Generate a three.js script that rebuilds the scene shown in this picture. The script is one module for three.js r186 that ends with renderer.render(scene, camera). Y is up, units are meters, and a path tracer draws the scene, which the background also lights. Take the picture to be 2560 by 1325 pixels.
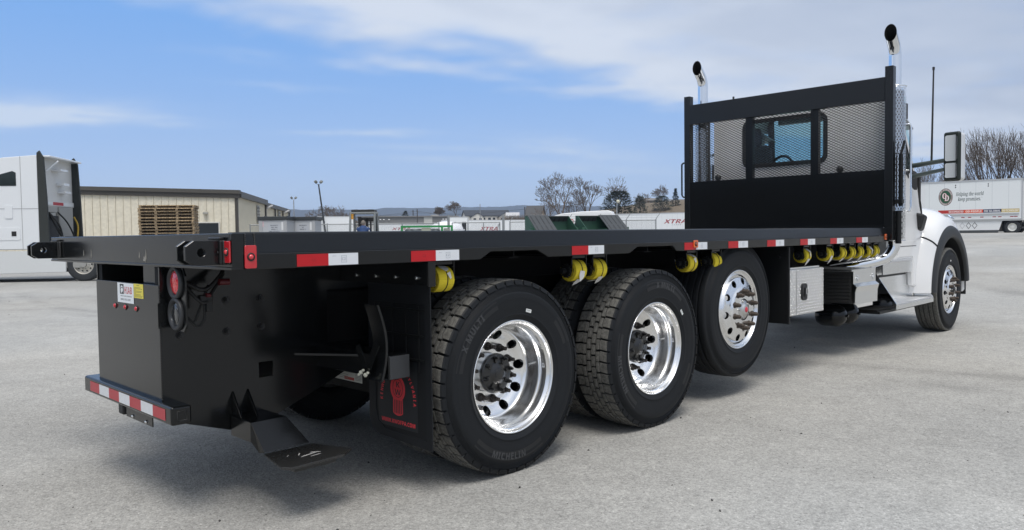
import * as THREE from 'three';
import { RoundedBoxGeometry } from 'three/addons/geometries/RoundedBoxGeometry.js';
import { mergeGeometries, toCreasedNormals } from 'three/addons/utils/BufferGeometryUtils.js';
import { MarchingCubes } from 'three/addons/objects/MarchingCubes.js';
import { ImprovedNoise } from 'three/addons/math/ImprovedNoise.js';
import { FontLoader } from 'three/addons/loaders/FontLoader.js';
import { TextGeometry } from 'three/addons/geometries/TextGeometry.js';

// ---------- camera, sky, sun, exposure (x = the flatbed's forward, y up, z = its right-hand side; metres) ----------
const scene = new THREE.Scene();
const camera = new THREE.PerspectiveCamera(38.08, 2560 / 1325, 0.1, 9000);
{
  const yaw = -0.7803, pitch = -0.0395, roll = -0.0129;
  const f = new THREE.Vector3(Math.cos(yaw) * Math.cos(pitch), Math.sin(pitch), Math.sin(yaw) * Math.cos(pitch));
  const r = new THREE.Vector3(-Math.sin(yaw), 0, Math.cos(yaw)), u = new THREE.Vector3().crossVectors(r, f);
  const r2 = r.clone().multiplyScalar(Math.cos(roll)).addScaledVector(u, Math.sin(roll));
  const u2 = u.clone().multiplyScalar(Math.cos(roll)).addScaledVector(r, -Math.sin(roll));
  camera.quaternion.setFromRotationMatrix(new THREE.Matrix4().makeBasis(r2, u2, f.clone().negate()));
  camera.position.set(-1.365, 1.298, 4.112);
}
const noise3 = new ImprovedNoise();
const N2 = (x, y, s = 0) => noise3.noise(x, y, s + 0.37);
const fbm = (x, y, oct = 4, s = 0) => { let a = 0.5, t = 0; for (let i = 0; i < oct; i++) { t += a * N2(x, y, s + i * 7.3); x = x * 2.03 + 11.7; y = y * 2.03 - 5.1; a *= 0.5; } return t; };
const sst = (x, a, b) => { const t = Math.min(1, Math.max(0, (x - a) / (b - a))); return t * t * (3 - 2 * t); };
const mixc = (a, b, t) => a.map((v, i) => v + (b[i] - v) * t);
const sunDir = (([a, b, c]) => { const l = Math.hypot(a, b, c); return [a / l, b / l, c / l]; })([-26, 90, 33]);
function makeSky() {
  const W = 2048, H = 1024, data = new Float32Array(W * H * 4);
  const wisps = [  // cirrus streaks: centre, half length along, half width, slope, strength (cloud-plane units)
    [1.75, -6.95, 0.55, 0.72, 0.4, 1.3], [2.45, -6.75, 0.5, 0.34, 0.2, 0.45], [1.3, -7.4, 0.5, 0.6, 0.5, 0.9], [4.25, -6.35, 0.45, 0.26, 0.65, 0.7], [5.9, -6.7, 0.9, 0.25, 0.3, 0.35],
    [7.4, -6.0, 1.6, 0.5, -0.25, 0.5], [7.0, -7.6, 1.8, 0.4, 0.25, 0.35], [2.6, -4.6, 0.35, 0.12, 0.3, 0.22], [2.0, -4.05, 0.3, 0.1, 0.2, 0.2], [9.5, -7.5, 2.2, 0.6, 0.2, 0.3]];
  for (let j = 0; j < H; j++) {
    const el = ((j + 0.5) / H - 0.5) * Math.PI, y = Math.sin(el), ce = Math.cos(el);
    for (let i = 0; i < W; i++) {
      const az = ((i + 0.5) / W - 0.5) * 2 * Math.PI, x = Math.cos(az) * ce, z = Math.sin(az) * ce, o = (j * W + i) * 4;
      let c = [0.22, 0.22, 0.215];
      if (y > 0) {
        const k = 1 - Math.exp(-y * 6.2);
        c = mixc([0.59, 0.695, 0.84], [0.090, 0.31, 0.745], k);
        if (y > 0.012) {
          const px = x / y, pz = z / y;
          const w1 = fbm(px * 0.55, pz * 0.55, 3, 3), w2 = fbm(px * 1.6 + w1, pz * 1.6, 4, 9), w3 = fbm(px * 0.9 + 4 + w1 * 2, pz * 2.2, 5, 21);
          const edge = sst(pz + w1 * 1.0 + w2 * 0.75 + 0.18 * Math.sin(px * 1.1), -3.75, -2.95);
          const body = Math.min(1, Math.max(0, 1.0 + w3 * 0.35 + w2 * 0.3));
          const near = sst(y, 0.012, 0.06);
          let d = edge * body * near * 0.95;
          const thick = sst(pz + w1 * 1.2 + w3 * 1.6, -3.0, -1.0);
          const bright = 0.55 + w3 * 1.0 + w2 * 0.8;
          const glow = Math.pow(Math.max(0, x * sunDir[0] + y * sunDir[1] + z * sunDir[2]), 3.2);  // clouds out of view brightened widely round the sun to lift ambient light
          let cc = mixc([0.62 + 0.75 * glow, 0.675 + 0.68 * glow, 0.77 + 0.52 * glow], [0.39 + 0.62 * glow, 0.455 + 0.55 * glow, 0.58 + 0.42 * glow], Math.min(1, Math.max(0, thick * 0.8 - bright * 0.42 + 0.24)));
          c = mixc(c, cc, d);
          let wi = 0;
          for (const [cx, cz, lx, lz, sl, st] of wisps) {
            const dx = px - cx, dz = pz - cz - sl * dx + w2 * 0.55;
            const e = Math.exp(-(dx * dx) / (lx * lx) - (dz * dz) / (lz * lz));
            if (e > 0.01) wi += st * e * Math.max(0, 0.75 + 1.3 * fbm(px * 1.3, pz * 4.5, 4, 40));
          }
          c = mixc(c, [0.60, 0.68, 0.80], Math.min(0.8, wi) * near);
        }
      }
      data[o] = c[0]; data[o + 1] = c[1]; data[o + 2] = c[2]; data[o + 3] = 1;
    }
  }
  const t = new THREE.DataTexture(data, W, H, THREE.RGBAFormat, THREE.FloatType);
  t.mapping = THREE.EquirectangularReflectionMapping; t.magFilter = THREE.LinearFilter; t.wrapS = THREE.RepeatWrapping; t.needsUpdate = true;
  return t;
}
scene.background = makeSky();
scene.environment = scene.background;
const sun = new THREE.DirectionalLight(new THREE.Color(1, 0.955, 0.91), 2.05);
sun.name = 'sun';
sun.position.set(-26, 90, 33); sun.target.position.set(4, 0, 0); sun.position.add(sun.target.position);
sun.shadow.radius = 48; sun.castShadow = true; sun.shadow.mapSize.set(2048, 2048);
Object.assign(sun.shadow.camera, { left: -40, right: 40, top: 40, bottom: -40, near: 1, far: 220 });
scene.add(sun, sun.target);
const renderer = new THREE.WebGLRenderer({ antialias: true });
renderer.toneMapping = THREE.LinearToneMapping; renderer.toneMappingExposure = 1.16; renderer.shadowMap.enabled = true;
scene.fog = new THREE.FogExp2(new THREE.Color(0.60, 0.76, 1.0), 0.00025);

// ---------- helpers ----------
function mul(seed) { let a = seed >>> 0; return () => { a = (a + 0x6d2b79f5) | 0; let t = Math.imul(a ^ (a >>> 15), 1 | a); t = (t + Math.imul(t ^ (t >>> 7), 61 | t)) ^ t; return ((t ^ (t >>> 14)) >>> 0) / 4294967296; }; }
const rnd = mul(7), PI = Math.PI, rad = (d) => (d * PI) / 180;
const v3 = (x, y, z) => new THREE.Vector3(x, y, z);
const C = (r, g, b) => new THREE.Color().setRGB(r, g ?? r, b ?? r);
function xf(g, m) {   // apply a matrix; keep faces outward when it mirrors
  g = g.index ? g.toNonIndexed() : g.clone(); g.applyMatrix4(m);
  if (m.determinant() < 0) for (const a of Object.values(g.attributes)) { const n = a.itemSize, r = a.array; for (let i = 0; i < a.count; i += 3) for (let c = 0; c < n; c++) { const p = (i + 1) * n + c, q = (i + 2) * n + c, t = r[p]; r[p] = r[q]; r[q] = t; } }
  return g;
}
const T = (g, x = 0, y = 0, z = 0, rx = 0, ry = 0, rz = 0) => xf(g, new THREE.Matrix4().compose(v3(x, y, z), new THREE.Quaternion().setFromEuler(new THREE.Euler(rx, ry, rz)), v3(1, 1, 1)));
const mirZ = (g) => xf(g, new THREE.Matrix4().makeScale(1, 1, -1));
const box = (x0, x1, y0, y1, z0, z1, r = 0) => { const w = Math.abs(x1 - x0), h = Math.abs(y1 - y0), d = Math.abs(z1 - z0); const g = r ? new RoundedBoxGeometry(w, h, d, 2, Math.min(r, w * 0.49, h * 0.49, d * 0.49)) : new THREE.BoxGeometry(w, h, d); return T(g, (x0 + x1) / 2, (y0 + y1) / 2, (z0 + z1) / 2); };
const shapeOf = (pts, holes = []) => { const s = new THREE.Shape(pts.map((p) => new THREE.Vector2(p[0], p[1]))); for (const h of holes) s.holes.push(h.isPath || h.curves ? h : new THREE.Path(h.map((p) => new THREE.Vector2(p[0], p[1])))); return s; };
const ext = (pts, d, holes = [], bev = 0) => new THREE.ExtrudeGeometry(shapeOf(pts, holes), { depth: d - 2 * bev, bevelEnabled: bev > 0, bevelThickness: bev, bevelSize: bev, bevelOffset: -bev, bevelSegments: 1, curveSegments: 10 }).translate(0, 0, bev);
const plateXY = (pts, z0, z1, holes, bev) => T(ext(pts, z1 - z0, holes, bev), 0, 0, z0);                     // (x, y) outline
const ZY = new THREE.Matrix4().set(0, 0, 1, 0, 0, 1, 0, 0, 1, 0, 0, 0, 0, 0, 0, 1), XZ = new THREE.Matrix4().set(1, 0, 0, 0, 0, 0, 1, 0, 0, 1, 0, 0, 0, 0, 0, 1);
const plateZY = (pts, x0, x1, holes, bev) => T(xf(ext(pts, x1 - x0, holes, bev), ZY), x0, 0, 0);              // (z, y) outline
const plateXZ = (pts, y0, y1, holes, bev) => T(xf(ext(pts, y1 - y0, holes, bev), XZ), 0, y0, 0);              // (x, z) outline
const rod = (a, b, r0, r1 = r0, n = 8, open = false) => { const p = v3(...a), q = v3(...b), d = q.clone().sub(p), g = new THREE.CylinderGeometry(r1, r0, d.length(), n, 1, open); return xf(g, new THREE.Matrix4().compose(p.add(q).multiplyScalar(0.5), new THREE.Quaternion().setFromUnitVectors(v3(0, 1, 0), d.normalize()), v3(1, 1, 1))); };
const tube = (pts, r, n = 8, seg = 0, tension = 0.5) => new THREE.TubeGeometry(new THREE.CatmullRomCurve3(pts.map((p) => v3(...p)), false, 'catmullrom', tension), seg || pts.length * 6, r, n);
const cylX = (r, x0, x1, y, z, n = 16) => rod([x0, y, z], [x1, y, z], r, r, n), cylZ = (r, z0, z1, x, y, n = 16, r1 = r) => rod([x, y, z0], [x, y, z1], r, r1, n), cylY = (r, y0, y1, x, z, n = 16, r1 = r) => rod([x, y0, z], [x, y1, z], r, r1, n);
const latheZ = (pts, n = 48) => { const g = new THREE.LatheGeometry(pts.map((p) => new THREE.Vector2(p[0], p[1])), n); g.rotateX(PI / 2); return g; };   // (radius, z)
const latheY = (pts, n = 32) => new THREE.LatheGeometry(pts.map((p) => new THREE.Vector2(p[0], p[1])), n);
const rrect = (x0, x1, y0, y1, r, n = 5) => { const o = []; for (const [cx, cy, a] of [[x1 - r, y0 + r, -90], [x1 - r, y1 - r, 0], [x0 + r, y1 - r, 90], [x0 + r, y0 + r, 180]]) for (let i = 0; i <= n; i++) { const t = rad(a + (90 * i) / n); o.push([cx + r * Math.cos(t), cy + r * Math.sin(t)]); } return o; };
const circ = (cx, cy, r, n = 16) => Array.from({ length: n }, (_, i) => [cx + r * Math.cos((2 * PI * i) / n), cy + r * Math.sin((2 * PI * i) / n)]);
function boxUV(g) {
  const p = g.attributes.position, uv = new Float32Array(p.count * 2), a = v3(), b = v3(), c = v3(), n = v3();
  for (let i = 0; i < p.count; i += 3) {
    a.fromBufferAttribute(p, i); b.fromBufferAttribute(p, i + 1); c.fromBufferAttribute(p, i + 2);
    n.crossVectors(b.clone().sub(a), c.clone().sub(a)); const X = Math.abs(n.x), Y = Math.abs(n.y), Z = Math.abs(n.z);
    [a, b, c].forEach((q, k) => { const o = (i + k) * 2; if (X >= Y && X >= Z) { uv[o] = q.z; uv[o + 1] = q.y; } else if (Y >= Z) { uv[o] = q.x; uv[o + 1] = q.z; } else { uv[o] = q.x; uv[o + 1] = q.y; } });
  }
  g.setAttribute('uv', new THREE.BufferAttribute(uv, 2)); return g;
}
function join(list, keepUV = false) {
  const out = [].concat(list).map((g) => { g = g.index ? g.toNonIndexed() : g; const h = new THREE.BufferGeometry(); for (const k of ['position', 'normal', 'uv', 'color']) if (g.attributes[k]) h.setAttribute(k, g.attributes[k]); if (!h.attributes.normal) h.computeVertexNormals(); if (!keepUV || !h.attributes.uv) boxUV(h); return h; });
  return out.length === 1 ? out[0] : mergeGeometries(out);
}
const used = {};
const numbered = (n) => { const k = (used[n] = (used[n] ?? -1) + 1); return k ? n + '_' + String(k).padStart(3, '0') : n; };
function mesh(name, geos, m, parent, o = {}) {
  const e = new THREE.Mesh(geos.isBufferGeometry && o.raw ? geos : join(geos, o.uv), m); e.name = name; e.castShadow = e.receiveShadow = true;
  if (o.label) e.userData.label = o.label; if (o.kind) e.userData.kind = o.kind;
  if (parent) parent.add(e); return e;
}
function grp(name, parent, x = 0, y = 0, z = 0, ry = 0) { const g = new THREE.Group(); g.name = name; g.position.set(x, y, z); g.rotation.y = ry; if (parent) parent.add(g); return g; }
function thing(name, label, category, [x, y, z] = [0, 0, 0], ry = 0, group) { const o = grp(numbered(name), scene, x, y, z, ry); o.userData = { label, category }; if (group) o.userData.group = group; return o; }
function dup(src, base, label, [x, y, z], ry, group) { const o = src.clone(); o.name = numbered(base); o.userData = { ...src.userData, label }; if (group) o.userData.group = group; o.position.set(x, y, z); o.rotation.y = ry; scene.add(o); return o; }
const struct = (name, geos, m, o = {}) => { const e = mesh(numbered(name), geos, m, scene, o); e.userData.kind = 'structure'; return e; };
// textures
function tex(w, h, fn, srgb = true, rep = 1) {
  const d = new Uint8Array(w * h * 4);
  for (let j = 0; j < h; j++) for (let i = 0; i < w; i++) { const c = fn(i, j), o = (j * w + i) * 4; for (let k = 0; k < 3; k++) d[o + k] = Math.max(0, Math.min(255, 255 * (c.length ? c[k] : c))); d[o + 3] = 255; }
  const t = new THREE.DataTexture(d, w, h); t.wrapS = t.wrapT = THREE.RepeatWrapping; t.magFilter = THREE.LinearFilter; t.repeat.set(rep, rep); if (srgb) t.colorSpace = THREE.SRGBColorSpace; t.needsUpdate = true; return t;
}
function canvas(w, h, draw) { const c = document.createElement('canvas'); c.width = w; c.height = h; const x = c.getContext('2d'); draw(x, w, h); const t = new THREE.CanvasTexture(c); t.colorSpace = THREE.SRGBColorSpace; return t; }
function lattice(n, seed) { const r = mul(seed), d = new Float32Array(n * n).map(() => r()); return (x, y) => { const X = Math.floor(x), Y = Math.floor(y), u = x - X, v = y - Y, q = (a, b) => d[(((b % n) + n) % n) * n + (((a % n) + n) % n)], s = u * u * (3 - 2 * u), t = v * v * (3 - 2 * v); return (q(X, Y) * (1 - s) + q(X + 1, Y) * s) * (1 - t) + (q(X, Y + 1) * (1 - s) + q(X + 1, Y + 1) * s) * t; }; }   // tileable value noise
const L8 = lattice(8, 1), L32 = lattice(32, 2), L128 = lattice(128, 3), L512 = lattice(512, 4);
const M = (o) => new THREE.MeshStandardMaterial({ roughness: 0.6, metalness: 0, ...o });
const P = (o) => new THREE.MeshPhysicalMaterial({ roughness: 0.5, metalness: 0, ...o });
const grime = tex(512, 512, (i, j) => { const a = L8(i / 64, j / 64), b = L32(i / 16, j / 16), c = L128(i / 4, j / 4); return [0, 0.78 + 0.2 * a * b + 0.06 * (c - 0.5), 0]; }, false, 0.5);      // roughness factor
const dusty = tex(512, 512, (i, j) => { const a = L8(i / 64, j / 64), c = L128(i / 4, j / 4), d = L512(i, j); return 0.92 + 0.07 * a * c + (d > 0.997 ? 0.08 : 0); }, true, 0.6);
const plane = (w, h, x, y, z, ry = 0, rx = 0) => T(new THREE.PlaneGeometry(w, h), x, y, z, rx, ry, 0);
const flatTex = (t, o = {}) => M({ map: t, roughness: 0.5, ...o });
const R = 0.5315;   // wheel radius
// ---------- ground and hills ----------
const hgt = (x, z) => 0.0192 * Math.max(0, x - 12) * sst(z, -36, -20) * (x > 62 ? 62 / x : 1) + 6.2 * sst(Math.hypot(x, z), 130, 250);
{
  const fineTex = tex(2048, 2048, (i, j) => { const c = L512(i / 4, j / 4), d = L512(i / 1.6, j / 1.6), e = L128(i / 10, j / 10), b = L32(i / 64, j / 64); let v = 0.622 + 0.125 * (c - 0.5) + 0.12 * (d - 0.5) + 0.08 * (e - 0.5) + 0.03 * (b - 0.5); if (c > 0.93) v += 0.10; if (c < 0.06) v -= 0.12; return [v * 1.008, v, v * 0.968]; }, true, 1 / 3.2);
  const bump = tex(1024, 1024, (i, j) => 0.5 * L512(i / 2, j / 2) + 0.35 * L128(i / 6, j / 6) + 0.15 * L512(i, j), false, 1 / 3.2);
  const gm = M({ map: fineTex, bumpMap: bump, bumpScale: 0.0035, roughness: 0.96, vertexColors: true });
  const NA = 720, NR = 420, pos = [], col = [], uv = [], idx = [], cx0 = 1, cz0 = 1;
  const scuffs = [[-3, -9, 9.5, 0.10], [-3.2, -9, 9.9, 0.10], [22, -14, 19, 0.16], [22.3, -14.2, 19.8, 0.16], [14, 22, 18, 0.14], [14, 22.4, 18.9, 0.14], [30, -2, 24, 0.18], [30.5, -2, 25.2, 0.18], [-6, -22, 15, 0.16], [-6, -22, 16.1, 0.16], [40, 30, 38, 0.25], [40, 30, 36.4, 0.25], [4, -34, 20, 0.2], [4, -34, 21.4, 0.2], [10, 16, 11, 0.10], [10, 16.1, 11.6, 0.10]];
  for (let j = 0; j <= NR; j++) for (let i = 0; i < NA; i++) {
    const r = 0.02 * (Math.exp((j / NR) * 12.95) - 1) * 0.9 + j * 0.004, a = (i / NA) * 2 * PI, x = cx0 + r * Math.cos(a), z = cz0 + r * Math.sin(a);
    pos.push(x, hgt(x, z), z); uv.push(x, z);
    let v = 1 + 0.27 * fbm(x * 0.35, z * 0.35, 4, 2) + 0.13 * fbm(x * 1.3, z * 1.3, 3, 5) + 0.26 * fbm(x * 0.09 + z * 0.03, z * 0.22, 3, 8);
    if (r < 70) for (const [sx, sz, sr, sw] of scuffs) { const d = (Math.hypot(x - sx, z - sz) - sr - 0.25 * N2(x * 0.2, z * 0.2, sr)) / sw; if (d * d < 9) v -= 0.24 * Math.exp(-d * d) * sst(fbm(x * 0.5 + sr, z * 0.5, 3, 12) + 0.12 * N2(x * 7, z * 7), -0.12, 0.28); }
    for (const [sx, sz, sl, sw] of [[3.6, 5.2, 0.55, 0.3], [8.5, 6.2, 0.9, 0.4], [-0.9, -2.8, 0.6, 0.35], [5.5, 4.0, 0.35, 0.25], [11, 3.4, 1.2, 0.35], [-1.2, -6, 0.8, 0.3]]) { const d = Math.hypot((x - sx) / sl, (z - sz) / sw); if (d < 2) v -= 0.13 * (1 - sst(d + 0.9 * fbm(x * 3.1, z * 3.1, 3, 77), 0.55, 0.95)); }
    const wv = fbm(x * 0.5 + 30, z * 0.5, 3, 14), pale = sst(wv, 0.10, 0.34) * 0.10, warm = fbm(x * 0.22 - 7, z * 0.22, 3, 19);
    v += pale; v *= 0.99; const t = Math.max(-1, Math.min(1, warm * 2.4)); col.push(v * (1 + 0.02 * t), v, v * (1 - 0.028 * t));
  }
  for (let j = 0; j < NR; j++) for (let i = 0; i < NA; i++) { const a = j * NA + i, b = j * NA + ((i + 1) % NA), c = a + NA, d = b + NA; idx.push(a, b, c, b, d, c); }
  const g = new THREE.BufferGeometry(); g.setAttribute('position', new THREE.Float32BufferAttribute(pos, 3)); g.setAttribute('uv', new THREE.Float32BufferAttribute(uv, 2)); g.setAttribute('color', new THREE.Float32BufferAttribute(col, 3)); g.setIndex(idx); g.computeVertexNormals();
  const e = struct('ground', g, gm, { raw: 1 }); void e;
  // loose stones lying on it
  const n = 700, st = new THREE.InstancedMesh(new THREE.IcosahedronGeometry(1, 0), M({ color: C(1), roughness: 0.9 }), n), q = mul(99), m = new THREE.Matrix4(), cc = new THREE.Color();
  for (let i = 0; i < n; i++) { const r = 2 + 26 * Math.pow(q(), 1.3), a = -0.78 + (q() - 0.5) * 1.5, x = -1.365 + r * Math.cos(a), z = 4.11 + r * Math.sin(a), s = 0.0028 + 0.0055 * Math.pow(q(), 4) * (r < 12 ? 1 : 1.6); m.compose(v3(x, hgt(x, z) + s * 0.3, z), new THREE.Quaternion().setFromEuler(new THREE.Euler(q() * 6, q() * 6, q() * 6)), v3(s * (0.8 + q()), s * 0.6, s)); st.setMatrixAt(i, m); const d = q() < 0.75 ? 0.03 + 0.05 * q() : 0.3 + 0.25 * q(); st.setColorAt(i, cc.setRGB(d, d * 0.98, d * 0.94)); }
  st.name = 'loose_gravel'; st.castShadow = st.receiveShadow = true; st.userData = { kind: 'stuff', label: 'small dark stones and grit scattered over the grey asphalt yard', category: 'gravel' }; scene.add(st);
}
{
  // wooded ridge far behind; heights along the bearing
  const ridge = (name, D, y0, amp, a0, a1, seed, color, lab) => {
    const pos = [], idx = [], n = 520, rows = 7;
    for (let i = 0; i <= n; i++) { const a = rad(a0 + ((a1 - a0) * i) / n); for (let k = 0; k <= rows; k++) { const t = k / rows, d = D - (1 - t) * D * 0.22 + 40 * N2(i * 0.2, k * 1.7, seed), h = (y0 + amp * fbm(i * 0.022 + seed, 1.5, 3, seed) + 2.2 * N2(i * 0.9, 3, seed) + 1.6 * N2(i * 2.3, 8, seed)) * Math.pow(t, 0.8) + (k && k < rows ? 5 * N2(i * 0.5, k * 2.1, seed) : 0); pos.push(-1.4 + d * Math.cos(a), k ? h : -2, 4 + d * Math.sin(a)); } }
    for (let i = 0; i < n; i++) for (let k = 0; k < rows; k++) { const a = i * (rows + 1) + k, b = a + rows + 1; idx.push(a, b, a + 1, b, b + 1, a + 1); }
    const g = new THREE.BufferGeometry(); g.setAttribute('position', new THREE.Float32BufferAttribute(pos, 3)); g.setIndex(idx); g.computeVertexNormals();
    const ht = tex(256, 256, (i, j) => 0.26 + 0.16 * L32(i / 8, j / 8) + 0.1 * L128(i / 2, j / 2), true, 1 / 160); struct(name, g.toNonIndexed(), M({ color, map: ht, roughness: 1 }));
  };
  ridge('hills', 3000, 106, 34, -105, 15, 4.2, C(0.24, 0.24, 0.23));
}

// ---------- trees ----------
const bark = M({ color: C(0.105, 0.088, 0.074), roughness: 0.9 }), bark2 = M({ color: C(0.10, 0.086, 0.074), roughness: 0.9 }), twigMat = M({ color: C(0.13, 0.105, 0.085), roughness: 0.95 });
function bareTree(label, x, z, y0, H, o = {}) {
  const q = mul(Math.floor(1000 + x * 37 + z * 11)), t = thing('bare_tree', label, 'tree', [x, y0, z], 0, o.group), trunk = [], limbs = [], spread = o.spread ?? 0.6, stems = o.stems ?? 1, depth = o.depth ?? 6;
  const go = (p, d, len, r, lv) => {
    const bend = v3(q() - 0.5, q() * 0.2, q() - 0.5).multiplyScalar(0.35), m = p.clone().addScaledVector(d, len * 0.5).addScaledVector(bend, len * 0.18), e = p.clone().addScaledVector(d, len).addScaledVector(bend, len * 0.3);
    const n = lv === 0 ? 7 : lv < 3 ? 5 : 3, out = lv === 0 ? trunk : limbs, rmin = o.rmin ?? 0.012; out.push(rod(p.toArray(), m.toArray(), r, Math.max(rmin, r * 0.86), n, true), rod(m.toArray(), e.toArray(), Math.max(rmin, r * 0.86), Math.max(rmin, r * 0.7), n, true));
    if (lv >= depth) return;
    const k = lv < 2 ? 3 : q() < 0.55 ? 3 : 2;
    for (let i = 0; i < k; i++) {
      const az = ((i + q() * 0.7) / k) * 2 * PI + lv, side = v3(Math.cos(az), 0, Math.sin(az)), tilt = spread * (0.55 + 0.6 * q()) * (i === 0 && lv < 3 ? 0.45 : 1);
      const nd = d.clone().multiplyScalar(Math.cos(tilt)).addScaledVector(side.addScaledVector(d, -side.dot(d)).normalize(), Math.sin(tilt)); nd.y += o.up ?? 0.12; nd.normalize();
      go(i ? m.clone().lerp(e, 0.3 + 0.7 * q()) : e, nd, len * (0.62 + 0.22 * q()), Math.max(rmin, r * (i === 0 ? 0.68 : 0.5)), lv + 1);
    }
  };
  for (let s = 0; s < stems; s++) { const a = q() * 6.28, l = stems > 1 ? 0.25 + 0.3 * q() : 0.05; go(v3((q() - 0.5) * 0.5 * (stems > 1), 0, (q() - 0.5) * 0.5 * (stems > 1)), v3(Math.sin(l) * Math.cos(a), Math.cos(l), Math.sin(l) * Math.sin(a)), H * (o.trunk ?? 0.26), H * (o.girth ?? 0.02), 0); }
  { let m = 0; for (const g of [...trunk, ...limbs]) { g.computeBoundingBox(); m = Math.max(m, g.boundingBox.max.y); } const k = H / m; for (const g of [...trunk, ...limbs]) g.scale(0.4 + 0.6 * k, k, 0.4 + 0.6 * k); }
  mesh('trunk', trunk, o.bark ?? bark, t); mesh('crown', limbs, o.twig ?? twigMat, t); return t;
}
const needle = M({ color: C(0.036, 0.060, 0.034), roughness: 0.9 });
function evergreen(label, x, z, y0, H, W, o = {}) {
  const q = mul(Math.floor(500 + x * 13 + z * 7)), t = thing('evergreen_tree', label, 'tree', [x, y0, z]), pos = [];
  for (let i = 0; i < (o.n ?? 2600); i++) { const h = Math.pow(q(), 0.8), env = o.round ? Math.sqrt(Math.max(0, 1 - Math.pow(h * 1.7 - 0.75, 2))) * (0.75 + 0.35 * N2(h * 4, i % 7)) : (1 - h) * (0.8 + 0.3 * Math.sin(h * 40)), a = q() * 6.283, r = W * env * (0.45 + 0.55 * Math.sqrt(q())) * (0.85 + 0.3 * N2(a * 1.5, h * 6, 3)), s = (0.25 + 0.35 * q()) * (o.leaf ?? 1); const c = [r * Math.cos(a), 0.12 * H + h * 0.88 * H, r * Math.sin(a)]; const d = v3(Math.cos(a) + (q() - 0.5), o.round ? 0.5 * q() : -0.25 + 0.5 * q(), Math.sin(a) + (q() - 0.5)).normalize(), w = v3(-d.z, (q() - 0.5) * 0.8, d.x).normalize(); const P0 = v3(...c); pos.push(...P0.clone().addScaledVector(w, s * 0.3).toArray(), ...P0.clone().addScaledVector(d, s).toArray(), ...P0.clone().addScaledVector(w, -s * 0.3).toArray()); }
  const g = new THREE.BufferGeometry(); g.setAttribute('position', new THREE.Float32BufferAttribute(pos, 3)); g.computeVertexNormals();
  mesh('trunk', [cylY(H * 0.022, 0, H * 0.9, 0, 0, 7, H * 0.004)], bark, t); mesh('crown', [g], o.mat ?? needle, t); return t;
}
const BT = (label, x, z, H, o) => bareTree(label, x, z, hgt(x, z) - 0.1, H - hgt(x, z), o), EV = (label, x, z, H, W, o) => evergreen(label, x, z, hgt(x, z) - 0.1, H - hgt(x, z), W, o);
BT('tall bare tree with a wide crown, leftmost of the big trees above the dumpsters', 124.1, -104.6, 14.6, { spread: 0.66, depth: 7, rmin: 0.024, girth: 0.022, trunk: 0.27 });
BT('tall narrow bare tree, right of the widest tree above the dumpsters', 130.2, -102.7, 14.2, { spread: 0.5, depth: 7, rmin: 0.024 });
BT('tall pale bare tree rising behind the dark round evergreen', 148.8, -108.2, 15.6, { spread: 0.58, depth: 6, rmin: 0.024, bark: bark2 });
BT('smaller bare tree at the left foot of the big tree above the dumpsters', 118.2, -103.2, 9.6, { spread: 0.7, depth: 6, rmin: 0.02 });
BT('middle-sized bare tree between the two tallest trees', 127.5, -103.8, 10.2, { spread: 0.7, depth: 6, rmin: 0.02 });
BT('thin bare tree just left of the headboard, beside a pointed evergreen', 198.3, -129.3, 16.2, { spread: 0.6, depth: 6, rmin: 0.028 });
BT('thin bare tree in front of the low brick house on the slope', 173.9, -118.2, 12.4, { spread: 0.6, depth: 6, rmin: 0.024 });
BT('bushy bare tree beside the foot of the leaning lamp pole', 80.6, -126.8, 7.7, { spread: 0.8, depth: 6, stems: 3, rmin: 0.022, girth: 0.013 });
BT('low dense bush right of the bushy tree by the leaning lamp pole', 84.5, -125.5, 5.4, { spread: 0.9, depth: 6, stems: 4, rmin: 0.02, girth: 0.011 });
BT('low bare tree above the grey shed roof, left of the rounded one', 153.5, -181.4, 10.6, { spread: 0.8, depth: 6, stems: 3, rmin: 0.034 });
BT('rounded bare tree standing alone against the blue ridge', 157.3, -177.6, 12.2, { spread: 0.8, depth: 7, rmin: 0.03, girth: 0.024 });
EV('small pointed evergreen above the grey shed roof', 152.4, -196.6, 9.6, 2.3, { n: 900 });
EV('dark round evergreen between the bare trees above the dumpsters', 128.4, -92.9, 10.1, 4.6, { round: 1, n: 5600, mat: M({ color: C(0.052, 0.062, 0.036), roughness: 0.9 }) });
EV('pointed evergreen on the slope nearest the headboard', 197.3, -123.2, 14.6, 2.7, { n: 2200 });
EV('small dark evergreen bush right of the round evergreen', 152.3, -104.3, 10.2, 2.0, { round: 1, n: 1300 });
EV('dark evergreen bush on the slope beside the pointed evergreen', 190.1, -123.2, 12.1, 3.6, { round: 1, n: 1900 });
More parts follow.
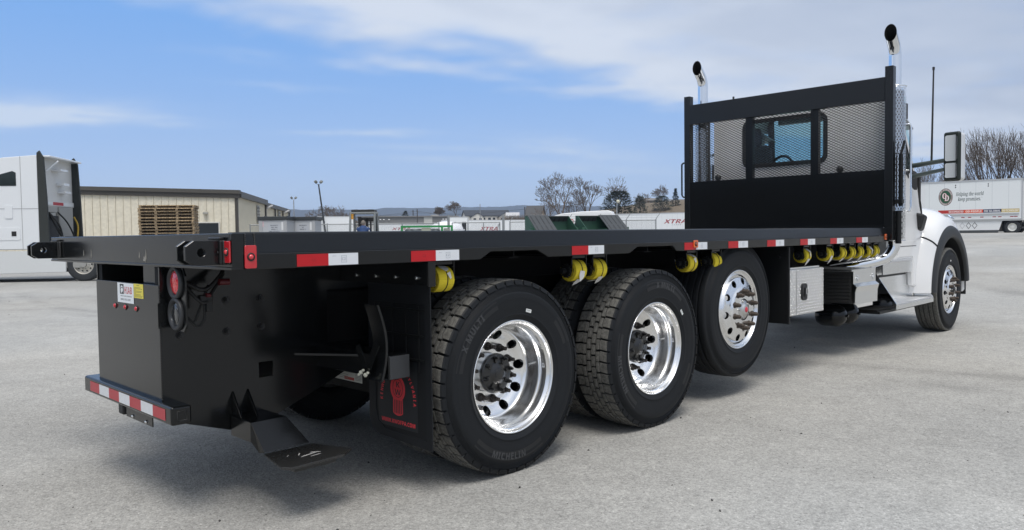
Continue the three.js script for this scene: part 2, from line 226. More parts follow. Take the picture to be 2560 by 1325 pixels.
{   // trees behind the trailer on the right
  const o = { spread: 0.40, depth: 5, trunk: 0.24, up: 0.22, rmin: 0.0085, girth: 0.0085, bark: M({ color: C(0.08, 0.068, 0.058), roughness: 0.9 }), twig: M({ color: C(0.10, 0.080, 0.066), roughness: 0.95 }) };
  bareTree('many-stemmed bare tree right above the lettering of the white trailer', 80, -13.4, 0.9, 10.0, { ...o, stems: 8 });
  bareTree('many-stemmed bare tree above the rear half of the white trailer', 79, -9.7, 0.9, 10.2, { ...o, stems: 8 });
  bareTree('many-stemmed bare tree above the rear end of the white trailer', 77, -6.2, 0.9, 9.8, { ...o, stems: 7 });
  bareTree('leaning bare tree at the right edge behind the white trailer', 76, -3.0, 0.9, 9.6, { ...o, stems: 5, spread: 0.5 });
  const o2 = { ...o, depth: 5, stems: 4, twig: M({ color: C(0.12, 0.095, 0.078), roughness: 0.95 }) };
  bareTree('pale bare tree seen below the mirror arm', 92, -19.0, 0.9, 8.6, o2);
  bareTree('pale bare tree left of the mirror beside the aerial', 92, -22.4, 0.9, 8.8, o2);
  bareTree('pale bare tree half hidden by the cab, left of the aerial', 94, -26, 0.9, 8.4, o2);
}
{   // unseen boundary trees and dark building, added only to be mirrored in black paint
  const o = { spread: 0.5, depth: 5, trunk: 0.22, up: 0.2, rmin: 0.03, girth: 0.014, stems: 4 };
  for (const [i, x, z] of [[0, 72, 8], [1, 66, 17], [2, 60, 26], [3, 52, 36]]) bareTree(['first', 'second', 'third', 'fourth'][i] + ' unseen bare tree added beyond the right edge of the yard', x, z, 0.8, 9.5, o);
  for (const [i, x, z] of [[0, 76, 12], [1, 69, 22], [2, 62, 31], [3, 52, 42]]) evergreen(['first', 'second', 'third', 'fourth'][i] + ' unseen dark evergreen added beyond the right edge of the yard', x, z, 0.5, 7.5, 4.0, { round: 1, n: 1800, leaf: 1.6 });
  const t = thing('added_building', 'unseen dark brown building added behind the photographer for its reflection', 'building', [-48, 0, -30], 0), bm = M({ color: C(0.075, 0.062, 0.052), roughness: 0.8 });
  mesh('wall', box(-9, 0, 0, 6.6, -34, 34), bm, t); mesh('roof_edge', box(-9.4, 0.4, 6.601, 7.0, -34.4, 34.4), M({ color: C(0.05), roughness: 0.6 }), t); for (let i = 0; i < 8; i++) { const w = mesh('window', box(0.002, 0.06, 1.0, 3.0, -30 + i * 8, -26 + i * 8), M({ color: C(0.05), roughness: 0.5 }), t); mesh('pane', box(0.061, 0.07, 1.1, 2.9, -29.9 + i * 8, -26.1 + i * 8), P({ color: C(0.02, 0.025, 0.03), roughness: 0.08 }), w); }
}
{   // brown thicket and the grassy slope with houses
  const pos = [], q = mul(31); const run = (x0, z0, x1, z1, n, h0, h1, w) => { for (let i = 0; i < n; i++) { const t = q(), x = x0 + (x1 - x0) * t + (q() - 0.5) * w, z = z0 + (z1 - z0) * t + (q() - 0.5) * w, h = (h0 + (h1 - h0) * q()) * (0.7 + 0.5 * N2(t * 14, 1)), a = q() * 6.28, l = 0.5 * q(), dx = Math.cos(a) * l * h * 0.5, dz = Math.sin(a) * l * h * 0.5, ww = 0.028 + 0.02 * q(); const yb = hgt(x, z) + (q() - 0.2) * h0 * 0.4; pos.push(x - ww, yb, z - ww, x + ww, yb, z + ww, x + dx, yb + h, z + dz); } };
  run(122, -118, 136, -100, 7000, 1.6, 4.6, 7); run(134, -102, 161, -95, 7000, 1.8, 4.8, 6); run(140, -136, 124, -114, 4200, 1.4, 4.2, 6); run(92, -28, 82, 4, 2200, 0.6, 2.4, 4);
  const g = new THREE.BufferGeometry(); g.setAttribute('position', new THREE.Float32BufferAttribute(pos, 3)); g.computeVertexNormals();
  const e = mesh('thicket', [g], M({ color: C(0.12, 0.094, 0.074), roughness: 1 }), scene, { kind: 'stuff', label: 'tangle of leafless brown brush below the bare trees' }); e.userData.category = 'brush';
  const hp = [], hi = [], n = 48; for (let j = 0; j <= n; j++) for (let i = 0; i <= n; i++) { const u = i / n, w = j / n, x = 150 + 130 * u + 14 * w, z = -215 + 150 * w; hp.push(x, hgt(x, z) - 0.6 + 5.6 * sst(u, 0.08, 0.45) * sst(w, 0.22, 0.55) * (1 - sst(w, 0.92, 1.0)) + (u * (1 - u) * w * (1 - w) > 0.001 ? 0.5 + 0.4 * N2(x * 0.1, z * 0.1) : 0), z); } for (let j = 0; j < n; j++) for (let i = 0; i < n; i++) { const a = j * (n + 1) + i, b = a + n + 1; hi.push(a, a + 1, b, a + 1, b + 1, b); }
  const hg = new THREE.BufferGeometry(); hg.setAttribute('position', new THREE.Float32BufferAttribute(hp, 3)); hg.setIndex(hi); hg.computeVertexNormals(); struct('grassy_hillside', hg, M({ color: C(0.25, 0.195, 0.13), roughness: 1, map: tex(256, 256, (i, j) => 0.6 + 0.3 * L128(i / 2, j / 2) + 0.1 * L32(i / 8, j / 8), true, 0.1) }));
}
// ---------- houses and sheds far behind ----------
const roofDark = M({ color: C(0.045, 0.052, 0.065), roughness: 0.8 }), roofGrey = M({ color: C(0.16, 0.16, 0.165), roughness: 0.8 }), sidingW = M({ color: C(0.62, 0.60, 0.55), roughness: 0.7 }), brick = M({ color: C(0.30, 0.235, 0.17), roughness: 0.85 }), paneDark = P({ color: C(0.02, 0.025, 0.03), roughness: 0.1 });
function gable(w, d, h, rise, over = 0.4) {  // roof along x
  const t = Math.atan2(rise, d / 2), l = Math.hypot(rise, d / 2) + over; return [1, -1].map((s) => T(box(-w / 2 - over, w / 2 + over, -0.09, 0.09, 0, l), 0, h + rise + 0.09, 0, s * t, s > 0 ? 0 : PI, 0));
}
function house(name, label, x, z, y0, ry, w, d, h, rise, wallM, roofM, wins, gables = []) {
  const t = thing(name, label, 'house', [x, y0, z], ry);
  mesh('wall', [plateZY([[-d / 2, 0], [d / 2, 0], [d / 2, h], [0, h + rise - 0.1], [-d / 2, h]], -w / 2, w / 2)], wallM, t); const rf = gable(w, d, h, rise); for (const g of rf) mesh('roof', g, roofM, t);
  for (const [wx, wy, ww, wh] of wins) { const f = mesh('window', box(wx - ww / 2 - 0.1, wx + ww / 2 + 0.1, wy - 0.1, wy + wh + 0.1, d / 2 - 0.05, d / 2 + 0.04), sidingW, t); mesh('pane', box(wx - ww / 2, wx + ww / 2, wy, wy + wh, d / 2 + 0.041, d / 2 + 0.05), paneDark, f); }
  for (const gx of gables) { const g = mesh('gable_bay', plateXY([[gx - 2.4, 0], [gx + 2.4, 0], [gx + 2.4, h - 0.5], [gx, h + 0.9], [gx - 2.4, h - 0.5]], d / 2 - 0.1, d / 2 + 1.6), wallM, t); for (const s of [-1, 1]) mesh('bay_roof', T(box(0, 3.2, -0.1, 0.1, d / 2 - 2, d / 2 + 1.9), gx, h + 1.0, 0, 0, 0, s > 0 ? -0.528 : PI + 0.528), roofM, g); for (const s of [-1.1, 1.1]) mesh('window', box(gx + s - 0.5, gx + s + 0.5, 0.9, 2.2, d / 2 + 1.601, d / 2 + 1.63), paneDark, g); }
  return t;
}
house('long_house', 'long white house with dark roof and two front gables', 206.4, -215.6, 5.6, -0.56, 17.4, 8, 3.2, 2.1, sidingW, roofDark, [[-1.6, 0.9, 1.1, 1.5], [0.6, 0.9, 1.1, 1.5], [2.4, 0.9, 1.0, 1.5]], [-4.4, 6.4]);
house('white_house', 'small white building right of the long dark-roofed house', 205.2, -199.7, 5.7, -0.79, 4.4, 6, 2.6, 1.2, M({ color: C(0.66, 0.65, 0.62), roughness: 0.7 }), M({ color: C(0.5, 0.5, 0.5), roughness: 0.7 }), [[-1.0, 1, 0.8, 1], [1.0, 1, 0.8, 1]]);
house('brown_house', 'brown house with steep grey roof at the left edge of the thicket', 155.5, -141.8, 3.2, -1.1, 4.2, 4.4, 3.6, 2.3, brick, M({ color: C(0.085, 0.085, 0.085), roughness: 0.85 }), [[-1.1, 2.2, 0.8, 1.2], [1.1, 2.2, 0.8, 1.2]]);
house('brick_bungalow', 'low brick house on top of the brown slope', 217, -146.5, 10.4, -0.65, 7, 6, 1.7, 0.8, M({ color: C(0.28, 0.235, 0.19), roughness: 0.85 }), M({ color: C(0.18, 0.165, 0.15), roughness: 0.85 }), [[-2.2, 0.5, 1, 0.9], [0, 0.5, 1, 0.9], [2.2, 0.1, 1.4, 1.4]]);
house('grey_bungalow', 'low grey-roofed house on the slope, partly hidden by the headboard handle', 239.4, -149.5, 10.9, -0.65, 9, 6, 1.6, 0.7, M({ color: C(0.3, 0.28, 0.26), roughness: 0.85 }), roofGrey, [[-2.2, 0.4, 1, 0.9], [1.5, 0.4, 1, 0.9]]);
{
  const t = thing('grey_shed', 'long low grey industrial shed with a pale doorway, in front of the ridge', 'building', [129.6, 2.0, -162.4], -0.55);
  mesh('wall', box(-15, 11.5, 0, 4.5, -9, 0), M({ color: C(0.185, 0.185, 0.18), roughness: 0.85 }), t); mesh('roof', box(-15.4, 11.9, 4.5, 4.75, -9.4, 0.4), M({ color: C(0.21, 0.205, 0.2), roughness: 0.85 }), t);
  mesh('door', box(2.3, 4.6, 0.0, 4.45, 0, 0.06), M({ color: C(0.48, 0.48, 0.45), roughness: 0.7 }), t); mesh('roof_vent', box(4.6, 6.6, 4.75, 5.1, -3, -1.5), M({ color: C(0.4, 0.4, 0.38), roughness: 0.7 }), t);
  for (const x of [-9.5, -8.6, -7.2, 7.6, 8.4, 9.2]) mesh('lamp', box(x - 0.2, x + 0.2, 3.7, 3.95, 0, 0.35), M({ color: C(0.8), roughness: 0.5 }), t);
}
// utility poles and floodlights
const poleM = M({ color: C(0.07, 0.065, 0.06), roughness: 0.8 }), steelP = M({ color: C(0.32, 0.33, 0.34), roughness: 0.5, metalness: 0.5 });
for (const [x, z, h, lab, m] of [[117.6, -146.4, 7.9, 'dark utility pole right of the small pointed evergreen', poleM], [169.6, -179.4, 11.4, 'pale pole standing before the long dark-roofed house', steelP], [120, -87, 7.8, 'pale lamp pole in front of the round evergreen', steelP], [121.8, -113.6, 7.4, 'thin utility pole left of the brown house', poleM], [132.4, -167, 8.6, 'thin utility pole left of the dark one above the grey shed', poleM]]) { const t = thing('utility_pole', lab, 'pole', [x, 0, z]); mesh('shaft', cylY(0.15, 0, h, 0, 0, 8, 0.11), m, t); mesh('crossarm', rod([-0.8, h - 0.5, 0.7], [0.8, h - 0.5, -0.7], 0.07), m, t); if (h === 7.8) mesh('lamp_head', T(new THREE.SphereGeometry(0.36, 10, 8), 0, h - 0.3, 0.3), M({ color: C(0.6, 0.58, 0.45), roughness: 0.5 }), t); }
for (const [p, q, r] of [[[117.6, 7.4, -146.4], [169.6, 9.6, -179.4], 1.4], [[117.6, 7.4, -146.4], [100, 6.6, -160], 0.7], [[117.6, 7.0, -146.4], [121.8, 6.9, -113.6], 0.7], [[117.6, 6.8, -146.4], [70, 6.3, -150], 1.0]]) { const m = p.map((v, i) => (v + q[i]) / 2 - (i === 1 ? r : 0)); const e = mesh(numbered('overhead_wire'), tube([p, m, q], 0.025, 4, 16), poleM, scene); e.userData = { label: ['sagging wire between the dark pole and the pale pole', 'short wire going left from the dark pole', 'wire from the dark pole to the pole left of the brown house', 'longest sagging wire left of the dark pole'][used.overhead_wire], category: 'wire' }; }
function flood(label, x, z, h, lean, sc, m) { const t = thing('floodlight_pole', label, 'lamp post', [x, 0, z]); t.rotation.set(0, 0, 0); const top = v3(lean[0] * h, h, lean[1] * h); mesh('pole', rod([0, 0, 0], top.toArray(), 0.14, 0.09, 10), m, t); mesh('bracket', [tube([[top.x - 0.25 * sc, h + 0.28 * sc, top.z - 0.25 * sc], [top.x - 0.2 * sc, h + 0.08 * sc, top.z - 0.2 * sc], [top.x, h, top.z], [top.x + 0.2 * sc, h + 0.08 * sc, top.z + 0.2 * sc], [top.x + 0.25 * sc, h + 0.28 * sc, top.z + 0.25 * sc]], 0.03 * sc, 6)], m, t); for (const s of [-1, 1]) mesh('lamp_head', [T(box(-0.24 * sc, 0.24 * sc, -0.14 * sc, 0.14 * sc, -0.2 * sc, 0.2 * sc, 0.05 * sc), top.x + 0.29 * sc * s, h + 0.38 * sc, top.z + 0.29 * sc * s, 0.5 * s, 0.6, 0.35 * s)], M({ color: C(0.16, 0.17, 0.16), roughness: 0.5 }), t); return t; }
flood('dark leaning floodlight pole with two lamp heads, taller of the two', 52.9, -83.4, 8.15, [-0.085, -0.085], 0.85, M({ color: C(0.03, 0.033, 0.035), roughness: 0.5 }));
flood('thin straight floodlight pole with two heads beside the cream warehouse', 80.8, -141, 9.15, [0.0, 0.0], 1.05, steelP);

// ---------- cream warehouse ----------
{
  const w = thing('warehouse', 'long low cream metal warehouse with dark brown roof trim', 'building', [19.41, 0, -39.07], Math.atan2(0.58, -0.815));
  const cream = M({ color: C(0.74, 0.69, 0.56), roughness: 0.55, map: tex(128, 128, (i, j) => 0.94 + 0.06 * L32(i / 4, j / 4), true, 0.3) }), trim = M({ color: C(0.055, 0.05, 0.043), roughness: 0.5 }), trimR = M({ color: C(0.075, 0.07, 0.06), roughness: 0.5 });
  const top = (X) => 4.02 + 0.028 * X, FX = 20;
  for (let i = 0; i * 0.41 < FX; i++) { const a = 0.12 + i * 0.41, h = top(a) - 0.36; mesh('wall_panel', [box(a, a + 0.365, 0, h, 0, 0.05), T(box(-0.016, 0.016, 0, h, -0.045, 0.05), a + 0.39, 0, 0)], cream, w); }
  for (let i = 0; i < 28; i++) { const z = 0.14 + i * 0.395; mesh('wall_panel', [box(0, 0.05, 0, 3.72, z, z + 0.36), box(-0.03, 0.05, 0, 3.72, z + 0.361, z + 0.394)], cream, w); }
  for (let i = 0; i < 38; i++) { const z = 11.5 + i * 0.395; mesh('wall_panel', [box(0.05, 0.1, 0, 3.6, z, z + 0.36), box(0.02, 0.1, 0, 3.6, z + 0.361, z + 0.394)], cream, w); }
  mesh('corner_trim', box(-0.05, 0.12, 0, 3.78, -0.05, 0.13), trim, w); for (const z of [11.2, 16.5, 21.5, 26.4]) mesh('downpipe', box(-0.12, -0.02, 0, 3.7, z - 0.09, z + 0.09), trim, w);
  mesh('eave_trim', [plateXY([[-0.15, top(0) - 0.38], [FX, top(FX) - 0.38], [FX, top(FX) - 0.13], [-0.15, top(0) - 0.13]], -0.12, 0.0)], trim, w); mesh('roof_edge', [plateXY([[-0.2, top(0) - 0.13], [FX, top(FX) - 0.13], [FX, top(FX) + 0.09], [-0.2, top(0) + 0.09]], -0.2, 0.2)], trimR, w);
  mesh('gutter', [box(-0.22, 0.1, 3.70, 4.05, 0.2, 11.35), box(-0.16, 0.15, 3.58, 3.88, 11.36, 26.6)], trimR, w); mesh('roof', [plateXY([[-0.1, top(0) - 0.02], [FX, top(FX) - 0.02], [FX, top(FX) + 0.05], [-0.1, top(0) + 0.05]], 0.2, 11.3), plateXY([[0, 3.8], [FX, 4.4], [FX, 4.46], [0, 3.86]], 11.36, 26.5)], trimR, w);
  mesh('back_wall', [box(0.1, FX, 0, 3.7, 26.3, 26.4), box(FX - 0.1, FX, 0, 4.2, 0.1, 26.4)], cream, w);
  const dr = mesh('door', box(1.05, 2.22, 0, 2.2, -0.075, -0.05), M({ color: C(0.012, 0.016, 0.02), roughness: 0.4 }), w); mesh('door_frame', [box(0.98, 1.05, 0, 2.27, -0.09, 0.0), box(2.22, 2.29, 0, 2.27, -0.09, 0.0), box(1.05, 2.22, 2.2, 2.27, -0.09, 0)], sidingW, dr);
  mesh('wall_light', [box(1.6, 1.88, 2.70, 2.86, -0.26, -0.04, 0.05)], M({ color: C(0.35, 0.34, 0.30), roughness: 0.5 }), w);
  for (const z of [7.6, 19.0]) { const v = mesh('wall_louvre', box(-0.09, -0.03, 2.3, 3.5, z - 0.45, z + 0.45), M({ color: C(0.28, 0.28, 0.26), roughness: 0.6 }), w); for (let k = 0; k < 5; k++) mesh('slat', T(box(-0.02, 0.02, -0.07, 0.07, z - 0.4, z + 0.4), -0.1, 2.44 + k * 0.22, 0, 0, 0, 0.6), M({ color: C(0.18), roughness: 0.6 }), v); }
  for (const z of [11.7, 22.5]) mesh('wall_light', T(box(-0.5, 0.0, -0.06, 0.06, -0.1, 0.1, 0.03), -0.05, 3.45, z, 0, 0, -0.5), M({ color: C(0.6), roughness: 0.5 }), w);
}
// pallets stacked in front of it
{
  const wood = tex(128, 128, (i, j) => { const a = L32(i / 4, j / 16), b = L128(i / 2, j / 8), v = 0.78 + 0.3 * (a - 0.5) + 0.2 * (b - 0.5); return [v, v * 0.92, v * 0.80]; }, true, 1), tones = [C(0.68, 0.60, 0.47), C(0.40, 0.36, 0.30), C(0.34, 0.31, 0.27)].map((c) => M({ color: c, map: wood, roughness: 0.85 }));
  const q = mul(12), cx = 12.99, cz = -32.68, Lx = 2.42; let proto = null; const ord = ['topmost', 'second', 'third', 'fourth', 'fifth', 'sixth', 'seventh', 'eighth', 'ninth', 'tenth', 'eleventh', 'twelfth'];
  for (let k = 0; k < 20; k++) {
    const n = 19 - k, label = n === 0 ? 'topmost wooden pallet of the tall stack before the cream warehouse' : n < 12 ? `${ord[n]} wooden pallet from the top of the stack before the cream warehouse` : `wooden pallet low in the stack hidden by the flatbed, ${n + 1}th from the top`;
    const p = [cx + 0.05 * (q() - 0.5), k * 0.1435, cz + 0.05 * (q() - 0.5)], ry = -0.56 + 0.03 * (q() - 0.5), g = 'wooden pallets stacked before the warehouse';
    if (!proto) {
      proto = thing('wooden_pallet', label, 'pallet', p, ry, g); const m = tones[0];
      for (let i = 0; i < 6; i++) mesh('deck_board', box(-Lx / 2, Lx / 2, 0.112, 0.143, -0.6 + i * 0.215, -0.6 + i * 0.215 + 0.12), m, proto);
      for (const x of [-Lx / 2 + 0.07, -0.46, 0.46, Lx / 2 - 0.07]) mesh('stringer', box(x - 0.05, x + 0.05, 0.026, 0.112, -0.6, 0.6), tones[1], proto);
      mesh('stringer', box(-Lx / 2, Lx / 2, 0.026, 0.112, 0.05, 0.09), tones[2], proto);  // dark lengthwise piece added to close the see-through gaps and darken them
      for (let i = 0; i < 3; i++) mesh('bottom_board', box(-Lx / 2, Lx / 2, 0, 0.026, -0.6 + i * 0.54, -0.6 + i * 0.54 + 0.12), tones[2], proto);
    } else { const c = dup(proto, 'wooden_pallet', label, p, ry, g); c.children.forEach((b) => { if (b.name === 'deck_board') b.material = tones[Math.floor(q() * 2.2)]; }); }
  }
}
// ---------- white sleeper tractor on the left ----------
{
  const t = thing('sleeper_tractor', 'white sleeper-cab tractor unit at the left edge, its open back showing', 'truck', [6.13, 0, -24.38], PI - 0.671);
  const wp = P({ color: C(0.74, 0.765, 0.78), roughness: 0.3, clearcoat: 0.6, clearcoatRoughness: 0.06 }), ext0 = M({ color: C(0.022, 0.026, 0.024), roughness: 0.6 }), grey = M({ color: C(0.30, 0.30, 0.285), roughness: 0.6 }), dk = M({ color: C(0.012), roughness: 0.6 });
  const prof = [[0, 1.02], [0, 3.98], [1.0, 3.90], [2.2, 3.62], [3.3, 3.05], [3.6, 2.9], [4.0, 2.1], [4.0, 1.02]];
  for (const s of [-1, 1]) { mesh('sleeper_side', plateXY(prof, s > 0 ? 1.21 : -1.25, s > 0 ? 1.25 : -1.21, [], 0.012), wp, t); }
  mesh('roof', [[[0, 3.98], [1.0, 3.90]], [[1.0, 3.90], [2.2, 3.62]], [[2.2, 3.62], [3.3, 3.05]], [[3.3, 3.05], [3.6, 2.9]]].map(([a, b]) => plateXY([a, b, [b[0], b[1] - 0.05], [a[0], a[1] - 0.05]], -1.21, 1.21)), wp, t);
  mesh('windscreen', [box(3.6, 3.64, 1.9, 2.85, -1.1, 1.1)], P({ color: C(0.05, 0.06, 0.065), roughness: 0.05 }), t); mesh('hood', [box(4.0, 5.6, 0.9, 1.9, -0.9, 0.9, 0.15), box(3.62, 4.0, 1.0, 1.95, -1.1, 1.1, 0.05)], wp, t);
  for (const [x0, x1, y0, y1] of [[0.62, 1.6, 3.02, 3.48]]) mesh('sleeper_window', plateXY([[x0, y0], [x1, y0], [x1, y1 - 0.25], [x0 + 0.1, y1], [x0, y1 - 0.05]], -1.262, -1.251, [], 0.002), P({ color: C(0.02, 0.028, 0.028), roughness: 0.08 }), t);
  mesh('panel_seam', [box(0.48, 0.49, 1.05, 3.94, -1.256, -1.249), box(0.0, 3.5, 2.30, 2.312, -1.256, -1.249), box(0.0, 3.5, 1.03, 1.045, -1.256, -1.249)], M({ color: C(0.25), roughness: 0.6 }), t);
  const hatch = mesh('luggage_door', plateXY(rrect(0.55, 1.7, 1.32, 1.72, 0.06), -1.262, -1.25, [], 0.003), wp, t); mesh('hatch_latch', box(0.66, 0.80, 1.45, 1.60, -1.272, -1.263, 0.01), dk, hatch);
  mesh('vent_cover', plateXY(rrect(0.75, 0.98, 2.0, 2.42, 0.04), -1.27, -1.25, [], 0.004), wp, t);
  for (const s of [-1, 1]) { mesh('side_extender', plateXY([[0, 1.02], [0, 4.05], [-0.08, 4.12], [-0.20, 3.9], [-0.26, 2.6], [-0.30, 1.0], [-0.26, 0.9]], s > 0 ? 1.16 : -1.25, s > 0 ? 1.25 : -1.17, [], 0.01), ext0, t); }
  mesh('back_wall', [box(0.0, 0.03, 1.02, 3.94, -1.2, 1.2), box(-0.05, 0.0, 2.42, 2.58, -1.15, 1.15, 0.01)], M({ color: C(0.66, 0.66, 0.64), roughness: 0.5 }), t);
  mesh('roof_lip', [box(-0.35, 0.02, 3.92, 3.98, -1.15, 1.15, 0.02)], wp, t); mesh('bracket', [box(-0.3, 0, 3.55, 3.62, -0.3, 0.2, 0.01), box(-0.25, 0, 3.1, 3.18, 0.0, 0.4, 0.01), box(-0.25, 0, 2.85, 2.92, 0.1, 0.5, 0.01), rod([-0.1, 3.5, -0.9], [-0.35, 3.85, -0.6], 0.03)], wp, t);
  const tp = M({ map: tapeTex2(), roughness: 0.4 }); mesh('reflective_tape', plane(2.2, 0.10, -0.052, 2.50, 0, -PI / 2), tp, t, { uv: true });
  mesh('equipment_panel', [box(-0.12, 0.0, 1.3, 2.40, -0.1, 0.9, 0.02), box(-0.10, 0, 1.0, 1.28, -1.1, 1.1, 0.02), box(-0.2, 0, 2.2, 2.4, -1.1, -0.4, 0.02)], grey, t);
  mesh('air_hose', [tube([[-0.15, 2.25, -1.0], [-0.4, 1.8, -0.8], [-0.35, 1.3, -0.4], [-0.3, 1.05, 0]], 0.03), tube([[-0.12, 2.3, -0.4], [-0.3, 1.9, 0.0], [-0.35, 1.4, 0.4], [-0.3, 1.1, 0.5]], 0.025), tube([[-0.1, 2.2, -0.8], [-0.35, 1.6, -0.7], [-0.4, 1.1, -0.3]], 0.04), box(-0.14, -0.02, 1.3, 2.1, -0.95, -0.2, 0.03)], dk, t);
  mesh('yellow_cable', tube([[-0.1, 2.1, 1.0], [-0.2, 1.8, 1.05], [-0.2, 1.4, 1.0]], 0.03), M({ color: C(0.42, 0.28, 0.03), roughness: 0.6 }), t);
  mesh('skirt', [plateXY([[-0.75, 0.30], [3.4, 0.24], [3.4, 0.98], [-0.2, 0.98], [-0.75, 0.88]], -1.24, -1.17, [], 0.012), plateXY([[-0.75, 0.30], [3.4, 0.24], [3.4, 0.98], [-0.75, 0.88]], 1.17, 1.24, [], 0.012)], M({ color: C(0.62, 0.64, 0.64), roughness: 0.4 }), t);
  mesh('deck_step', [box(-1.25, -0.74, 0.42, 0.62, -1.2, -0.8, 0.02)], grey, t); mesh('frame', [box(-3.6, 5.2, 0.68, 0.95, -0.5, -0.38), box(-3.6, 5.2, 0.68, 0.95, 0.38, 0.5), box(-0.7, 3.4, 0.3, 0.95, -1.1, 1.1), box(-2.9, -1.6, 0.95, 1.12, -0.5, 0.5)], dk, t);
  const whl = (x, z, s) => { const w = grp('wheel', t, x, R, z, s > 0 ? 0 : PI); mesh('tyre', latheZ([[0.30, -0.26], [0.33, -0.28], [0.46, -0.285], [0.515, -0.26], [R, -0.23], [R, -0.04], [0.515, -0.01], [0.46, 0.012], [0.33, 0.008], [0.30, -0.01]], 40), M({ color: C(0.022, 0.025, 0.028), roughness: 0.7 }), w); mesh('rim', [latheZ([[0.31, -0.005], [0.295, -0.008], [0.28, -0.06], [0.25, -0.10], [0.21, -0.09], [0.12, -0.05], [0.0, -0.05]].reverse(), 36)], M({ color: C(0.55, 0.53, 0.48), roughness: 0.45, metalness: 0.5 }), w); mesh('hub', [cylZ(0.09, -0.05, 0.03, 0, 0, 16), ...circ(0, 0, 0.145, 10).map(([a, b]) => cylZ(0.018, -0.06, -0.02, a, b, 6))], grey, w); for (const [a, b] of circ(0, 0, 0.215, 10)) mesh('hand_hole', cylZ(0.026, -0.09, -0.082, a, b, 12), dk, w); };
  for (const x of [-1.26, -2.6, 4.6]) { whl(x, -1.2, -1); whl(x, 1.2, 1); }
}
function tapeTex2() { return canvas(256, 16, (x, W, H) => { for (let i = 0; i < 3; i++) { x.fillStyle = i % 2 ? '#b01c24' : '#d9dcdc'; x.fillRect((i * W) / 3, 0, W / 3 + 1, H); } }); }
// ---------- bins, forklift, dumpsters ----------
{
  const gm = M({ color: C(0.42, 0.435, 0.45), roughness: 0.6 }), lid = M({ color: C(0.03, 0.034, 0.036), roughness: 0.5 }), pap = M({ color: C(0.66, 0.67, 0.67), roughness: 0.6 }), pink = M({ color: C(0.55, 0.42, 0.44), roughness: 0.6 });
  const printT = (s, seed) => canvas(128, 96, (x) => { x.fillStyle = '#adb1b6'; x.fillRect(0, 0, 128, 96); x.fillStyle = '#3b3f46'; x.font = 'bold 17px sans-serif'; x.textAlign = 'center'; s.forEach((l, i) => x.fillText(l, 64, 22 + i * 22)); void seed; });
  const make = (label, x, z, txt, pk) => { const b = thing('storage_bin', label, 'bin', [x, 0, z], -0.79, 'grey lidded storage bins by the fence'); mesh('body', [box(-0.57, 0.57, 0.12, 2.02, -0.55, 0.55, 0.02)], gm, b); for (const s of [-0.5, 0.5]) mesh('corner_post', box(s - 0.07, s + 0.07, 0, 2.02, 0.551, 0.57), M({ color: C(0.36, 0.37, 0.38), roughness: 0.6 }), b); mesh('lid', [box(-0.62, 0.62, 2.02, 2.17, -0.6, 0.6, 0.02), box(-0.5, -0.42, 2.17, 2.2, -0.1, 0.1), box(0.42, 0.5, 2.17, 2.2, -0.1, 0.1)], lid, b); mesh('printed_text', plane(0.5, 0.36, 0.05, 1.68, 0.5525), M({ map: printT(txt, 1), roughness: 0.6 }), b, { uv: true }); mesh('paper_note', [plane(0.14, 0.22, pk, 1.86, 0.553)], pink, b); mesh('paper_note', [plane(0.15, 0.34, 0.42, 1.78, 0.5535)], pap, b); for (const s of [-0.25, 0.25]) { const l = mesh('label_card', plane(0.14, 0.16, s, 1.42, 0.5535), pap, b); mesh('label_print', plane(0.05, 0.05, s, 1.42, 0.555), M({ color: C(0.05), roughness: 0.6 }), l); } };
  make('grey lidded storage bin nearest the cream warehouse', 14.55, -25.4, ['PROPERTY', 'OF', 'FARM 1', '800-555'].map((s, i) => ['PROPERTY', 'PMC 400', 'WHSE. 3', '(800) 352-4771'][i]), -0.44);
  make('grey lidded storage bin to the right, nearer the tall lamp pole', 15.95, -25.55, ['PROPERTY', 'OF', 'WHSE. 3'], -0.46);
}
